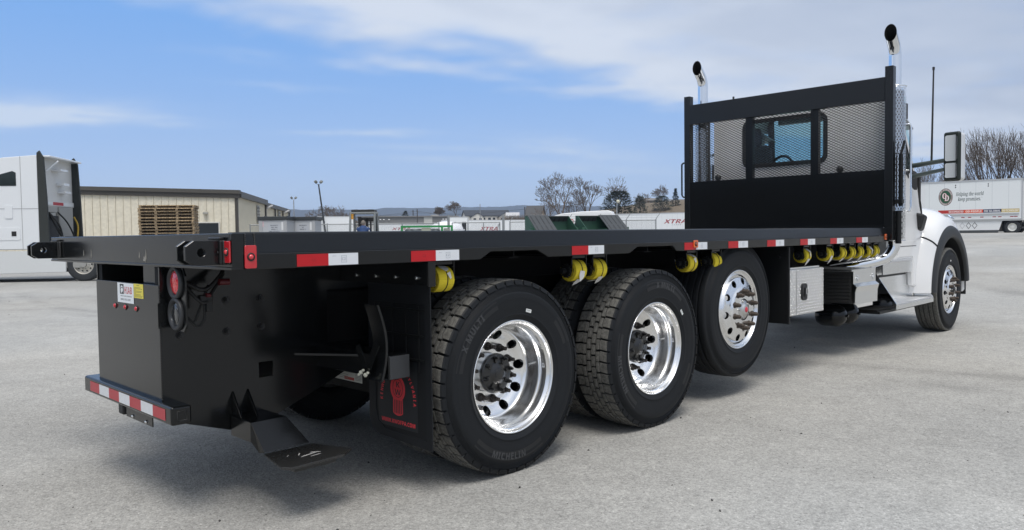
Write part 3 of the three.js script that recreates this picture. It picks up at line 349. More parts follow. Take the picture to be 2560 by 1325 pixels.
{   // forklift with its driver, seen from behind
  const fx = 17.1, fz = -22.85, ry = -0.79, f = thing('forklift', 'grey forklift with overhead guard and black mast, driver aboard', 'forklift', [fx, 0, fz], ry), st = M({ color: C(0.20, 0.215, 0.215), roughness: 0.5 }), dk = M({ color: C(0.012), roughness: 0.5 }), or = M({ color: C(0.55, 0.27, 0.03), roughness: 0.4 });
  // local: x right, z towards the viewer (rear), -z is its front
  for (const s of [-1, 1]) { mesh('guard_post', [rod([s * 0.52, 0.9, 0.35], [s * 0.50, 2.28, 0.18], 0.05, 0.045, 8)], st, f); mesh('guard_post', [rod([s * 0.50, 0.9, -0.75], [s * 0.48, 2.28, -0.5], 0.04, 0.04, 8)], st, f); }
  mesh('overhead_guard', [box(-0.54, 0.54, 2.24, 2.32, 0.12, 0.2, 0.02), box(-0.54, 0.54, 2.24, 2.32, -0.56, -0.48, 0.02), box(-0.54, -0.46, 2.24, 2.32, -0.5, 0.14, 0.02), box(0.46, 0.54, 2.24, 2.32, -0.5, 0.14, 0.02), ...[-0.3, -0.15, 0, 0.15, 0.3].map((x) => box(x - 0.02, x + 0.02, 2.25, 2.31, -0.5, 0.14))], st, f);
  mesh('roof_sheet', [box(-0.48, 0.48, 2.325, 2.42, -0.52, 0.14, 0.03)], dk, f);
  mesh('mast', [box(-0.42, -0.28, 0.1, 2.15, -1.15, -0.98), box(0.28, 0.42, 0.1, 2.15, -1.15, -0.98), box(-0.10, 0.0, 0.3, 2.1, -1.12, -1.0), box(-0.42, 0.42, 1.95, 2.1, -1.14, -1.0), box(0.08, 0.14, 0.3, 2.0, -1.1, -1.0)], dk, f);
  mesh('counterweight', [box(-0.52, 0.52, 0.25, 1.02, 0.35, 0.95, 0.12), box(-0.5, 0.5, 0.3, 0.75, -0.8, 0.36, 0.05)], M({ color: C(0.62, 0.60, 0.55), roughness: 0.4 }), f); mesh('seat', [box(-0.24, 0.24, 0.98, 1.10, -0.2, 0.28, 0.04), T(box(-0.24, 0.24, 0, 0.42, -0.05, 0.05, 0.04), 0, 1.06, 0.28, 0.15)], dk, f);
  mesh('beacon', [cylY(0.05, 2.02, 2.2, -0.42, 0.2, 12), cylY(0.06, 2.2, 2.23, -0.42, 0.2, 12)], or, f); for (const s of [-1, 1]) mesh('tail_lamp', box(s * 0.44 - 0.05, s * 0.44 + 0.05, 0.96, 1.06, 0.88, 0.96, 0.01), redLensB(), f);
  mesh('fork', [box(-0.35, -0.24, 0.08, 0.12, -2.2, -1.1), box(0.24, 0.35, 0.08, 0.12, -2.2, -1.1)], dk, f);
  for (const [x, z, r] of [[-0.5, -0.75, 0.32], [0.5, -0.75, 0.32], [-0.45, 0.6, 0.26], [0.45, 0.6, 0.26]]) { const w = grp('wheel', f, x, r, z, PI / 2); mesh('tyre', latheZ([[0.12, -0.1], [r - 0.02, -0.1], [r, -0.07], [r, 0.07], [r - 0.02, 0.1], [0.12, 0.1]], 28), dk, w); mesh('rim', latheZ([[0, -0.06], [0.13, -0.08], [0.13, 0.08], [0, 0.06]], 20), st, w); }
  mesh('steering_wheel', [T(new THREE.TorusGeometry(0.16, 0.014, 6, 24), 0, 1.42, -0.42, -1.0), rod([0, 1.42, -0.42], [0, 1.1, -0.65], 0.025)], dk, f);
  // driver: one continuous body meshed from joined capsules
  const D = thing('person', 'person in blue and white jacket seated at the forklift, seen from behind', 'person', [fx, 0, fz], ry);
  const bones = [[[0, 1.16, 0.12, 0.155], [0, 1.42, 0.13, 0.165]], [[0, 1.42, 0.13, 0.165], [0, 1.60, 0.11, 0.15]], [[-0.17, 1.60, 0.10, 0.07], [0.17, 1.60, 0.10, 0.07]], [[0, 1.6, 0.10, 0.065], [0, 1.74, 0.08, 0.055]], ...[-1, 1].flatMap((s) => [[[s * 0.20, 1.59, 0.10, 0.062], [s * 0.25, 1.33, 0.0, 0.048]], [[s * 0.25, 1.33, 0.0, 0.047], [s * 0.12, 1.40, -0.24, 0.034]], [[s * 0.09, 1.16, 0.1, 0.10], [s * 0.13, 1.18, -0.34, 0.075]], [[s * 0.13, 1.18, -0.34, 0.07], [s * 0.13, 0.80, -0.42, 0.045]], [[s * 0.13, 0.80, -0.42, 0.045], [s * 0.13, 0.77, -0.58, 0.04]]])];
  const cap = (p, [a, b]) => { const ax = p[0] - a[0], ay = p[1] - a[1], az = p[2] - a[2], bx = b[0] - a[0], by = b[1] - a[1], bz = b[2] - a[2], h = Math.max(0, Math.min(1, (ax * bx + ay * by + az * bz) / (bx * bx + by * by + bz * bz))); return Math.hypot(ax - bx * h, ay - by * h, az - bz * h) - (a[3] + (b[3] - a[3]) * h); };
  const field = (n, S, cx, cy, cz, bs, k) => { const mc = new MarchingCubes(n, dk, false, false, 90000); for (let a = 0; a < n; a++) for (let b = 0; b < n; b++) for (let c = 0; c < n; c++) { const p = [cx + ((a - n / 2) / (n / 2)) * S, cy + ((b - n / 2) / (n / 2)) * S, cz + ((c - n / 2) / (n / 2)) * S]; let s = 0; for (const bo of bs) s += Math.exp(-k * cap(p, bo)); mc.field[a + b * n + c * n * n] = Math.log(s) / k; } mc.isolation = 0; mc.update(); const cnt = mc.count, pos = new Float32Array(cnt * 3), nn = new Float32Array(cnt * 3); for (let i = 0; i < cnt; i++) { pos[i * 3] = cx + mc.positionArray[i * 3] * S; pos[i * 3 + 1] = cy + mc.positionArray[i * 3 + 1] * S; pos[i * 3 + 2] = cz + mc.positionArray[i * 3 + 2] * S; nn.set([mc.normalArray[i * 3], mc.normalArray[i * 3 + 1], mc.normalArray[i * 3 + 2]], i * 3); } const g = new THREE.BufferGeometry(); g.setAttribute('position', new THREE.BufferAttribute(pos, 3)); g.setAttribute('normal', new THREE.BufferAttribute(nn, 3)); g.computeVertexNormals(); return g; };
  const body = field(64, 0.62, 0, 1.27, -0.12, bones, 45);
  const fingers = [-1, 1].flatMap((s) => [0, 1, 2, 3].map((i) => tube([[s * 0.115, 1.405, -0.25], [s * (0.10 - 0.012 * i), 1.425 - 0.012 * i, -0.295], [s * (0.095 - 0.012 * i), 1.40 - 0.012 * i, -0.315]], 0.009, 6, 8)).concat([tube([[s * 0.13, 1.41, -0.25], [s * 0.13, 1.43, -0.29]], 0.010, 6, 6)]));
  const hands = [-1, 1].map((s) => [[s * 0.12, 1.40, -0.24, 0.034], [s * 0.10, 1.415, -0.285, 0.03]]); void hands;
  mesh('body', [body, ...fingers], M({ color: C(0.36, 0.23, 0.17), roughness: 0.7 }), D);
  const shell = (bs, grow) => bs.map(([a, b]) => [[...a.slice(0, 3), a[3] + grow], [...b.slice(0, 3), b[3] + grow]]);
  mesh('jacket', [field(56, 0.45, 0, 1.38, 0.0, shell([...bones.slice(0, 3), bones[4], bones[5], bones[9], bones[10]], 0.018), 45)], M({ color: C(0.02, 0.055, 0.16), roughness: 0.7 }), D);
  mesh('jacket_trim', [tube([[-0.27, 1.47, 0.16], [-0.22, 1.64, 0.14], [-0.1, 1.70, 0.12], [0.1, 1.70, 0.12], [0.22, 1.64, 0.14], [0.27, 1.47, 0.16]], 0.022, 8)], M({ color: C(0.75), roughness: 0.6 }), D);
  mesh('trousers', [field(48, 0.45, 0, 1.02, -0.2, shell([bones[6], bones[7], bones[11], bones[12]], 0.012), 45)], M({ color: C(0.03, 0.035, 0.05), roughness: 0.8 }), D);
  const head = new THREE.SphereGeometry(0.1, 28, 22); head.scale(0.80, 1.12, 0.98); mesh('head', [T(head, 0, 1.86, 0.07), T(new THREE.SphereGeometry(0.022, 8, 6), -0.084, 1.85, 0.08), T(new THREE.SphereGeometry(0.022, 8, 6), 0.084, 1.85, 0.08), T(new THREE.ConeGeometry(0.018, 0.04, 8), 0, 1.84, -0.035, -1.2), T(box(-0.022, 0.022, -0.005, 0.005, -0.01, 0.01, 0.004), 0, 1.795, -0.02), ...[-1, 1].map((s) => T(new THREE.SphereGeometry(0.012, 8, 6), s * 0.033, 1.87, -0.02))], M({ color: C(0.40, 0.25, 0.18), roughness: 0.6 }), D);
  const hair = new THREE.SphereGeometry(0.106, 26, 18, 0, 2 * PI, 0, PI * 0.62); hair.scale(0.84, 1.1, 1.0); mesh('hair', [T(hair, 0, 1.868, 0.076, 0.35)], M({ color: C(0.20, 0.18, 0.16), roughness: 0.9 }), D);
}
function redLensB() { return P({ color: C(0.5, 0.02, 0.02), roughness: 0.3 }); }
{
  const gr = M({ color: C(0.035, 0.105, 0.068), roughness: 0.5, map: dusty }), grIn = gr, ld = M({ color: C(0.05, 0.055, 0.058), roughness: 0.55 }), rib = M({ color: C(0.02, 0.022, 0.025), roughness: 0.6 });
  const make = (label, x, z, openSide) => {
    const d = thing('dumpster', label, 'dumpster', [x, 0, z], -0.42, 'green slant-top dumpsters behind the flatbed'), A = [-0.42, 2.02], B = [0.78, 1.22], W = 0.92;
    const prof = [[-0.62, 0.15], [0.78, 0.15], [0.78, 1.22], [-0.42, 2.02], [-0.62, 1.98]];
    for (const s of [-1, 1]) { mesh('end_panel', plateZY(prof, s * W - (s > 0 ? 0.02 : 0), s * W + (s > 0 ? 0 : 0.02)), gr, d); mesh('lift_pocket', [box(s * (W + 0.001), s * (W + 0.12), 1.0, 1.55, -0.25, 0.25)], gr, d); mesh('pocket_mouth', [box(s * W + s * 0.121, s * W + s * 0.125, 1.05, 1.45, -0.18, 0.18)], rib, d); }
    mesh('back_panel', box(-W, W, 0.15, 1.98, -0.62, -0.6), gr, d); mesh('front_panel', box(-W, W, 0.15, 1.22, 0.76, 0.78), gr, d); mesh('floor', box(-W, W, 0.13, 0.15, -0.62, 0.78), grIn, d); mesh('top_bar', box(-W, W, 1.98, 2.03, -0.62, -0.42), gr, d);
    const L = Math.hypot(B[0] - A[0], B[1] - A[1]), t = Math.atan2(A[1] - B[1], B[0] - A[0]);
    for (const s of [-1, 1]) { const open = s === openSide, l = grp('lid', d, s * W * 0.5, A[1] + 0.01, A[0], 0); l.rotation.x = open ? 2.35 : t; mesh('lid_sheet', [box(-W * 0.48, W * 0.48, 0, 0.03, 0, L)], ld, l); for (let k = 0; k < 4; k++) mesh('lid_groove', [box(-W * 0.48 + 0.09 + k * 0.205, -W * 0.48 + 0.13 + k * 0.205, 0.0305, 0.036, 0.08, L * 0.46), box(-W * 0.48 + 0.09 + k * 0.205, -W * 0.48 + 0.13 + k * 0.205, 0.0305, 0.036, L * 0.52, L - 0.1)], rib, l); }
    mesh('divider', box(-0.015, 0.015, 0.2, 1.5, -0.6, 0.3), grIn, d); for (const [a, b] of [[-0.7, -0.4], [0.7, -0.4], [-0.7, 0.5], [0.7, 0.5]]) mesh('caster', cylX(0.075, a - 0.03, a + 0.03, 0.075, b, 12), rib, d);
  };
  make('green dumpster with its left lid closed and right half open, left of the two', 21.35, -16.1, 1);
  make('green dumpster with its right lid closed and left half open, right of the two', 23.1, -14.95, -1);
}
// ---------- trailers ----------
function trailerTex(seed, draw) { return canvas(1024, 256, (x, W, H) => { x.fillStyle = '#e4e7e8'; x.fillRect(0, 0, W, H); const q = mul(seed); for (let i = 0; i < 26; i++) { x.fillStyle = `rgba(150,155,158,${0.25 + 0.1 * q()})`; x.fillRect((i * W) / 26, 0, 1.6, H); } for (let i = 0; i < 300; i++) { x.fillStyle = `rgba(90,85,75,${0.04 + 0.10 * q()})`; const h = 4 + 20 * q(); x.fillRect(q() * W, H - h - q() * 30 * q(), 1 + 2 * q(), h); } draw(x, W, H, q); }); }
const trailerWhite = P({ color: C(0.76, 0.77, 0.765), roughness: 0.35 }), rail = M({ color: C(0.52, 0.53, 0.53), roughness: 0.4, metalness: 0.4 }), rub = M({ color: C(0.02, 0.022, 0.024), roughness: 0.75 });
function trailerWheels(t, x, z, s, n = 2, rimC = C(0.7, 0.7, 0.66)) { for (let i = 0; i < n; i++) { const w = grp('wheel', t, x - i * 1.25, 0.5, z, s > 0 ? 0 : PI); mesh('tyre', latheZ([[0.28, -0.26], [0.33, -0.28], [0.44, -0.285], [0.49, -0.26], [0.5, -0.23], [0.5, -0.04], [0.49, -0.01], [0.44, 0.012], [0.33, 0.008], [0.28, -0.01]], 32), rub, w); mesh('rim', latheZ([[0.295, -0.005], [0.28, -0.01], [0.26, -0.12], [0.17, -0.15], [0.12, -0.10], [0.07, -0.07], [0, -0.065]].reverse(), 28), M({ color: rimC, roughness: 0.45 }), w); } }
function trailer(name, label, x, z, y0, ry, L, H, map, o = {}) {
  const t = thing(name, label, 'trailer', [x, y0, z], ry), b = o.bottom ?? 1.1;   // side with the print faces local +z
  mesh('body', [box(-L / 2, L / 2, b, H, -1.28, 1.28, 0.02)], trailerWhite, t); mesh('side_print', plane(L - 0.1, H - b - 0.12, 0, (H + b) / 2, 1.284), M({ map, roughness: 0.4 }), t, { uv: true });
  mesh('top_rail', [box(-L / 2 - 0.01, L / 2 + 0.01, H - 0.07, H + 0.02, 1.286, 1.31), box(-L / 2 - 0.01, L / 2 + 0.01, b - 0.05, b + 0.04, 1.286, 1.31)], rail, t); mesh('underframe', [box(-L / 2 + 0.4, L / 2 - 0.2, b - 0.25, b, -0.6, 0.6), box(-L / 2 + 2, -L / 2 + 2.2, 0.1, b, -0.8, -0.6), box(-L / 2 + 2, -L / 2 + 2.2, 0.1, b, 0.6, 0.8)], rub, t);
  trailerWheels(t, L / 2 - 1.0, 1.2, 1, o.axles ?? 2); trailerWheels(t, L / 2 - 1.0, -1.2, -1, o.axles ?? 2); return t;
}
const xtra = (x, px, py, s) => { x.fillStyle = '#96252c'; x.save(); x.translate(px, py); x.transform(1, 0, -0.28, 1, 0, 0); x.font = `bold ${s}px sans-serif`; x.fillText('XTRA', 0, 0); x.strokeStyle = '#c9cccd'; x.lineWidth = 2; x.beginPath(); x.moveTo(-2, -s * 0.36); x.lineTo(s * 2.8, -s * 0.36); x.stroke(); x.fillStyle = '#9b9fa3'; x.font = `bold ${s * 0.26}px sans-serif`; x.fillText('L E A S E', s * 0.95, s * 0.34); x.restore(); };
trailer('box_trailer', 'long white box trailer with red lettering, right of the dumpsters', 91.3, -54.5, 0, -1.33, 19.5, 4.05, trailerTex(3, (x) => xtra(x, 408, 128, 70)), {});
trailer('box_trailer', 'white box trailer with red lettering behind the chain-link gate', 96.7, -98.8, 0, -0.328, 17.9, 4.05, trailerTex(4, (x) => xtra(x, 372, 170, 84)), {});
trailer('box_trailer', 'white box trailer with red lettering right of the forklift', 111.4, -139.5, 0.9, -0.249, 19.4, 3.15, trailerTex(5, (x) => xtra(x, 170, 170, 100)), {});
trailer('box_trailer', 'plain white box trailer behind the storage bins, below the leaning lamp', 54.5, -84.6, 0, -0.4, 5.0, 4.0, trailerTex(6, () => {}), { axles: 1 });
trailer('box_trailer', 'white trailer with two dark window openings beside the gate post', 63.0, -68.9, 0, -0.79, 2.25, 3.6, trailerTex(7, (x) => { x.fillStyle = '#14181b'; x.beginPath(); x.roundRect(60, 60, 290, 120, 16); x.roundRect(720, 60, 260, 120, 16); x.fill(); }), { axles: 1, bottom: 1.0 });
{
  const t = thing('delivery_truck', 'white truck with rounded roof and red square logo behind the dumpsters', 'truck', [67.3, 0, -52.4], -1.05);
  const prof = [[-3.9, 0.7], [3.7, 0.7], [3.7, 3.3], [3.5, 3.78], [3.1, 3.9], [0, 3.82], [-2.2, 3.62], [-3.2, 3.35], [-3.9, 2.9]]; mesh('body', [plateXY(prof, -1.2, 1.2, [], 0.06)], P({ color: C(0.80, 0.81, 0.81), roughness: 0.3 }), t);
  mesh('roof_seam', [box(-3.1, 3.1, 3.3, 3.32, 1.2, 1.206)], rail, t);
  mesh('logo_print', plane(4.0, 1.0, 0.3, 2.75, 1.2035), M({ map: canvas(512, 128, (x, W, H) => { x.fillStyle = '#dfe2e2'; x.fillRect(0, 0, W, H); x.fillStyle = '#b3222a'; x.font = 'bold 86px sans-serif'; x.fillText('O', 60, 96); x.fillRect(170, 10, 330, 108); x.fillStyle = '#e6e2e0'; x.font = 'bold 96px sans-serif'; x.fillText('KRE', 186, 99); }), roughness: 0.4 }), t, { uv: true });
  trailerWheels(t, 2.2, 1.15, 1, 1); trailerWheels(t, -1.6, 1.15, 1, 1); trailerWheels(t, 2.2, -1.15, -1, 1); trailerWheels(t, -1.6, -1.15, -1, 1);
}
{   // lettered freight trailer on the right
  const od = canvas(2048, 786, (x, W, H2) => {
    x.fillStyle = '#e3e6e5'; x.fillRect(0, 0, W, H2); const q = mul(8); for (let i = 0; i < 6; i++) { x.fillStyle = 'rgba(150,155,158,.8)'; x.fillRect(90 + i * 345, 0, 4, H2); } for (let i = 0; i < 260; i++) { x.fillStyle = `rgba(110,105,95,${0.03 + 0.05 * q()})`; x.fillRect(q() * W, q() * H2, 2, 8 + 30 * q()); }
    x.save(); x.translate(465, 352); x.scale(1.14, 1.56); x.strokeStyle = '#8d7f78'; x.lineWidth = 34; x.beginPath(); x.arc(0, 0, 118, 0, 7); x.stroke(); x.strokeStyle = '#5a4a48'; x.lineWidth = 4; x.beginPath(); x.arc(0, 0, 137, 0, 7); x.stroke(); x.beginPath(); x.arc(0, 0, 101, 0, 7); x.stroke(); x.fillStyle = '#1f5238'; x.beginPath(); x.arc(0, 0, 100, 0, 7); x.fill();
    x.fillStyle = '#e9e2e0'; x.font = 'bold 27px sans-serif'; x.textAlign = 'center'; x.textBaseline = 'middle'; for (const [str, flip] of [['OLD DOMINION', 0], ['FREIGHT LINE', 1]]) for (let i = 0; i < str.length; i++) { const t = flip ? PI * (0.86 - (0.72 * i) / (str.length - 1)) : PI * (1.12 + (0.76 * i) / (str.length - 1)); x.save(); x.translate(118 * Math.cos(t), 118 * Math.sin(t)); x.rotate(flip ? t - PI / 2 : t + PI / 2); x.fillText(str[i], 0, 0); x.restore(); }
    x.strokeStyle = '#b23a3a'; x.fillStyle = '#f0ecea'; x.lineWidth = 9; x.font = 'bold 120px serif'; x.strokeText('O', -22, -16); x.fillText('O', -22, -16); x.strokeText('D', 26, 20); x.fillText('D', 26, 20); x.restore();
    x.fillStyle = '#465250'; x.font = 'italic bold 122px serif'; x.textAlign = 'left'; x.textBaseline = 'alphabetic'; x.fillText('Helping the world', 690, 335, 600); x.fillText('keep promises.', 735, 462, 500); x.font = 'italic bold 30px serif'; x.fillText('™', 1240, 400);
    const bands = [[300, 880, '#b5322d', 'OD·EXPEDITED'], [880, 1286, '#d8512f', 'OD·PEOPLE'], [1286, 1669, '#1e2a52', 'OD·GLOBAL'], [1669, 2037, '#c3ac6a', 'OD·TECHNOLOGY']]; for (const [a, b, c, s] of bands) { x.fillStyle = c; x.fillRect(a, 686, b - a, 84); x.fillStyle = '#f2efe9'; x.font = 'bold 66px sans-serif'; x.textAlign = 'center'; x.fillText(s, (a + b) / 2 + (a === 300 ? 110 : 0), 751, (b - a - 30) * (a === 300 ? 0.6 : 1)); }
    x.fillStyle = '#2a2d2f'; for (const px of [685, 1390]) { for (const dy of [70, 120]) { x.beginPath(); x.ellipse(px, dy, 12, 19, 0, 0, 7); x.fill(); } }
  });
  // its printed side faces local +z; rear end to the right of the picture
  const t = thing('freight_trailer', 'white freight trailer with round green emblem and coloured stripe at far right', 'trailer', [64.39, 0.88, -12.23], -1.509), A = -5.2, B = 3.345, H = 4.05;
  mesh('body', [box(A, B, 1.0, H, -2.56, 0, 0.02)], trailerWhite, t); mesh('side_print', plane(6.25, 2.4, 0.125, 2.75, 0.004), M({ map: od, roughness: 0.38 }), t, { uv: true });
  mesh('top_rail', box(A, B + 0.01, H - 0.08, H + 0.03, 0.006, 0.03), rail, t); mesh('rub_rail', box(-2.4, B - 0.15, 1.44, 1.545, 0.006, 0.05), rail, t); mesh('bottom_rail', box(A, B + 0.01, 0.98, 1.12, 0.006, 0.035), M({ color: C(0.36, 0.37, 0.37), roughness: 0.5 }), t); mesh('rear_frame', [box(B, B + 0.05, 1.0, H, -0.1, 0.02), box(B, B + 0.05, 1.0, H, -2.58, -2.48), box(B, B + 0.05, H - 0.1, H, -2.48, -0.1)], rail, t);
  for (const x of [-0.4, 0.05, 0.85, 1.65, 2.0, 2.75, 3.0]) mesh('reflective_tape', plane(0.22, 0.06, x, 1.28, 0.0055), M({ color: C(0.33, 0.03, 0.04), roughness: 0.4 }), t);
  mesh('side_skirt', [plateXY([[-3.0, 0.30], [1.95, 0.30], [2.15, 0.98], [-3.0, 0.98]], -0.06, -0.03)], trailerWhite, t); mesh('skirt_edge', box(-3.0, 1.9, 0.10, 0.30, -0.08, -0.04), M({ color: C(0.06, 0.065, 0.068), roughness: 0.6 }), t);
  for (const x of [-0.02, 0.38, -0.44]) mesh('placard_frame', plateXY([[x - 0.18, 0.66], [x, 0.40], [x + 0.18, 0.66], [x, 0.92]], -0.028, -0.018, [[[x - 0.14, 0.66], [x, 0.46], [x + 0.14, 0.66], [x, 0.86]]]), M({ color: C(x < -0.3 ? 0.5 : 0.12), roughness: 0.5 }), t);
  mesh('underframe', [box(A + 0.4, B - 0.2, 0.75, 1.0, -1.9, -0.7), box(B - 0.25, B + 0.02, 0.4, 0.52, -2.4, -0.2), box(B - 0.15, B - 0.05, 0.4, 1.0, -2.1, -2.0), box(B - 0.15, B - 0.05, 0.4, 1.0, -0.6, -0.5), box(-0.6, 0.9, 0.02, 0.16, -1.9, -0.3)], rub, t);
  trailerWheels(t, 2.78, -0.05, 1, 1, C(0.74, 0.74, 0.70)); trailerWheels(t, 2.78, -2.5, -1, 1); const wi = grp('wheel', t, 2.55, 0.5, -0.4, 0); mesh('tyre', latheZ([[0.28, -0.26], [0.44, -0.285], [0.49, -0.26], [0.5, -0.23], [0.5, -0.04], [0.49, -0.01], [0.44, 0.012], [0.28, -0.01]], 32), rub, wi);
}
// green steel rack with white sheeting
{
  const t = thing('display_rack', 'green steel frame holding white plastic-wrapped goods', 'rack', [25.3, 0, -28.8], -0.66), g = M({ color: C(0.02, 0.22, 0.06), roughness: 0.45 });
  for (const x of [-1.36, 0.82, 1.36]) mesh('post', box(x - 0.06, x + 0.06, 0, 1.749, -0.06, 0.06), g, t); mesh('top_bar', box(-1.42, 1.42, 1.75, 1.86, -0.06, 0.06), g, t); mesh('wrapped_load', [box(-1.2, 0.72, 0.2, 1.70, -0.9, -0.1, 0.1)], M({ color: C(0.5, 0.52, 0.52), roughness: 0.3, map: tex(128, 64, (i, j) => 0.5 + 0.5 * L32(i / 8 + L8(i / 20, j / 20) * 3, j / 3), true, 0.7) }), t); mesh('white_panel', [box(0.92, 1.26, 0.2, 1.7, -0.2, -0.1)], sidingW, t); mesh('label_card', plane(0.5, 0.22, -0.05, 1.62, -0.09), M({ color: C(0.7, 0.69, 0.55), roughness: 0.6 }), t);
  const d = new THREE.SphereGeometry(1.25, 24, 12, 0, 2 * PI, 0, PI / 2); d.scale(1, 0.42, 0.7); const c = mesh(numbered('white_tarp'), [T(d, 0, 0, 0), cylY(1.2, -1.5, 0, 0, 0, 24)], M({ color: C(0.75, 0.76, 0.78), roughness: 0.6 }), scene); c.position.set(31.3, 1.7, -34.2); c.userData = { label: 'domed white tarpaulin-covered heap behind the green frame', category: 'tarpaulin' };
}
// ---------- chain-link fence ----------
{
  const galv = M({ color: C(0.30, 0.315, 0.32), roughness: 0.5, metalness: 0.5 }), f = thing('chain_link_fence', 'grey chain-link fence with barbed wire crossing behind the flatbed', 'fence', [0, 0, 0]);
  const A = [19.75, -38.2], B = [26, -33], Cc = [36.5, -21.5], top = 2.05;   // corner near the warehouse, gate, right end
  const run = (p, q, n, tall) => { const L = Math.hypot(q[0] - p[0], q[1] - p[1]), at = (t, y) => [p[0] + (q[0] - p[0]) * t, y, p[1] + (q[1] - p[1]) * t]; for (let i = 0; i <= n; i++) { const a = at(i / n, 0), c = at(i / n, top + 0.05); mesh('post', rod(a, c, 0.035, 0.035, 8), galv, f); if (tall) mesh('barb_arm', rod(c, [c[0] + 0.18, top + 0.4, c[2] + 0.18], 0.02), galv, f); } mesh('top_rail', rod(at(0, top), at(1, top), 0.028), galv, f); mesh('mid_rail', rod(at(0, 1.3), at(1, 1.3), 0.022), galv, f); const w = [], s = 0.085, hgtF = top - 0.05; for (let d = -hgtF; d < L; d += s) for (const sg of [0, 1]) { let u0 = d, u1 = d + hgtF, y0 = 0.05, y1 = top; if (u0 < 0) { y0 = 0.05 - u0; u0 = 0; } if (u1 > L) { y1 = top - (u1 - L); u1 = L; } if (u1 <= u0) continue; const m = sg ? (y) => top + 0.05 - y : (y) => y; w.push(rod(at(u0 / L, m(y0)), at(u1 / L, m(y1)), 0.0034, 0.0034, 3, true)); } mesh('wire_mesh', w, galv, f, { kind: 'stuff' }); if (tall) mesh('barbed_wire', [0.16, 0.28, 0.4].map((h) => rod([at(0, top)[0] + h * 0.45, top + h, at(0, top)[2] + h * 0.45], [at(1, top)[0] + h * 0.45, top + h, at(1, top)[2] + h * 0.45], 0.007, 0.007, 4)), galv, f, { kind: 'stuff' }); };
  run(A, [28.5, -31.6], 5, false); run([31.15, -28.2], Cc, 5, true);
  const g = thing('chain_link_gate', 'chain-link gate between two thick grey posts behind the flatbed', 'gate', [0, 0, 0]); const gp = [[28.2, -33.5], [31.0, -31.6]];
  for (const [x, z] of [[28.75, -31.0], [30.95, -28.55]]) mesh('gate_post', rod([x, 0, z], [x, 2.52, z], 0.075, 0.075, 12), galv, g); void gp;
  const at = (t, y) => [28.9 + 1.9 * t, y, -30.85 + 2.15 * t]; for (const t of [0, 0.33, 0.66, 1]) mesh('upright', rod(at(t, 0.1), at(t, 2.05), 0.028), galv, g); mesh('gate_rail', [rod(at(0, 2.05), at(1, 2.05), 0.028)], galv, g); mesh('gate_rail', [rod(at(0, 1.45), at(1, 1.45), 0.028)], galv, g); const w = []; for (let i = 0; i < 34; i++) { const t = i / 34; w.push(rod(at(t, 0.1), at(Math.min(1, t + 0.45), 2.05), 0.0034, 0.0034, 3, true), rod(at(t, 2.05), at(Math.min(1, t + 0.45), 0.1), 0.0034, 0.0034, 3, true)); } mesh('wire_mesh', w, galv, g, { kind: 'stuff' });
}
// ---------- the flatbed truck ----------
function smoothN(g) { const p = g.attributes.position, m = new Map(), n = new Float32Array(p.count * 3), a = v3(), b = v3(), d = v3(); const key = (i) => [p.getX(i), p.getY(i), p.getZ(i)].map((v) => Math.round(v * 2000)).join(); for (let i = 0; i < p.count; i += 3) { a.fromBufferAttribute(p, i); b.fromBufferAttribute(p, i + 1); d.fromBufferAttribute(p, i + 2); const f = b.clone().sub(a).cross(d.clone().sub(a)); for (let k = 0; k < 3; k++) { const q = key(i + k); m.set(q, (m.get(q) ?? v3()).add(f)); } } for (let i = 0; i < p.count; i++) { const q = m.get(key(i)).clone().normalize(); n.set([q.x, q.y, q.z], i * 3); } g.setAttribute('normal', new THREE.BufferAttribute(n, 3)); return g; }
const font = await new FontLoader().loadAsync('fonts/droid/droid_sans_bold.typeface.json');
const blackPaint = P({ color: C(0.0062, 0.0070, 0.0076), roughness: 0.22, roughnessMap: grime, specularIntensity: 0.92, map: dusty });
const blackGloss = P({ color: C(0.0060, 0.0068, 0.0075), roughness: 0.13, specularIntensity: 0.8, roughnessMap: grime });
const blackSteel = P({ color: C(0.0095, 0.0105, 0.0112), roughness: 0.55, roughnessMap: grime, specularIntensity: 0.5, map: dusty });
const darkFrame = P({ color: C(0.006), roughness: 0.65, specularIntensity: 0.4, map: dusty });
const weldMat = M({ color: C(0.016), roughness: 0.42 });
const sidewallBump = tex(256, 256, (i, j) => 0.5 + 0.3 * (L128(i / 2, j / 2) - 0.5), false, 3);
const sidewall = P({ color: C(0.0105, 0.0120, 0.0140), roughness: 0.60, specularIntensity: 0.5, bumpMap: sidewallBump, bumpScale: 0.0006 });
const treadDust = tex(512, 512, (i, j) => { const a = L32(i / 16, j / 16), b = L128(i / 4, j / 4), c = L512(i, j); const t = 0.315 + 0.12 * a + 0.10 * (b - 0.5) + 0.14 * (c - 0.5); return [t * 1.01, t, t * 0.955]; }, true, 3);
const treadRubber = M({ map: treadDust, roughness: 0.9 });
const alu = M({ color: C(0.93, 0.93, 0.925), metalness: 1, roughness: 0.2 });
const aluTag = M({ color: C(0.88, 0.885, 0.89), metalness: 1, roughness: 0.16 });
const brushed = M({ color: C(0.62, 0.62, 0.61), metalness: 1, roughness: 0.34 });
const chrome = M({ color: C(0.86, 0.88, 0.90), metalness: 1, roughness: 0.045 });
const sheetAlu = M({ color: C(0.80, 0.81, 0.81), metalness: 1, roughness: 0.24 });
const nutMat = M({ color: C(0.045, 0.038, 0.033), roughness: 0.5, metalness: 0.4 });
const rustNut = M({ color: C(0.085, 0.068, 0.055), roughness: 0.55, metalness: 0.5 });
const blackHub = P({ color: C(0.008), roughness: 0.32, clearcoat: 0.5, clearcoatRoughness: 0.15 });
const redLens = P({ color: C(0.52, 0.012, 0.02), roughness: 0.22, clearcoat: 1, clearcoatRoughness: 0.05 });
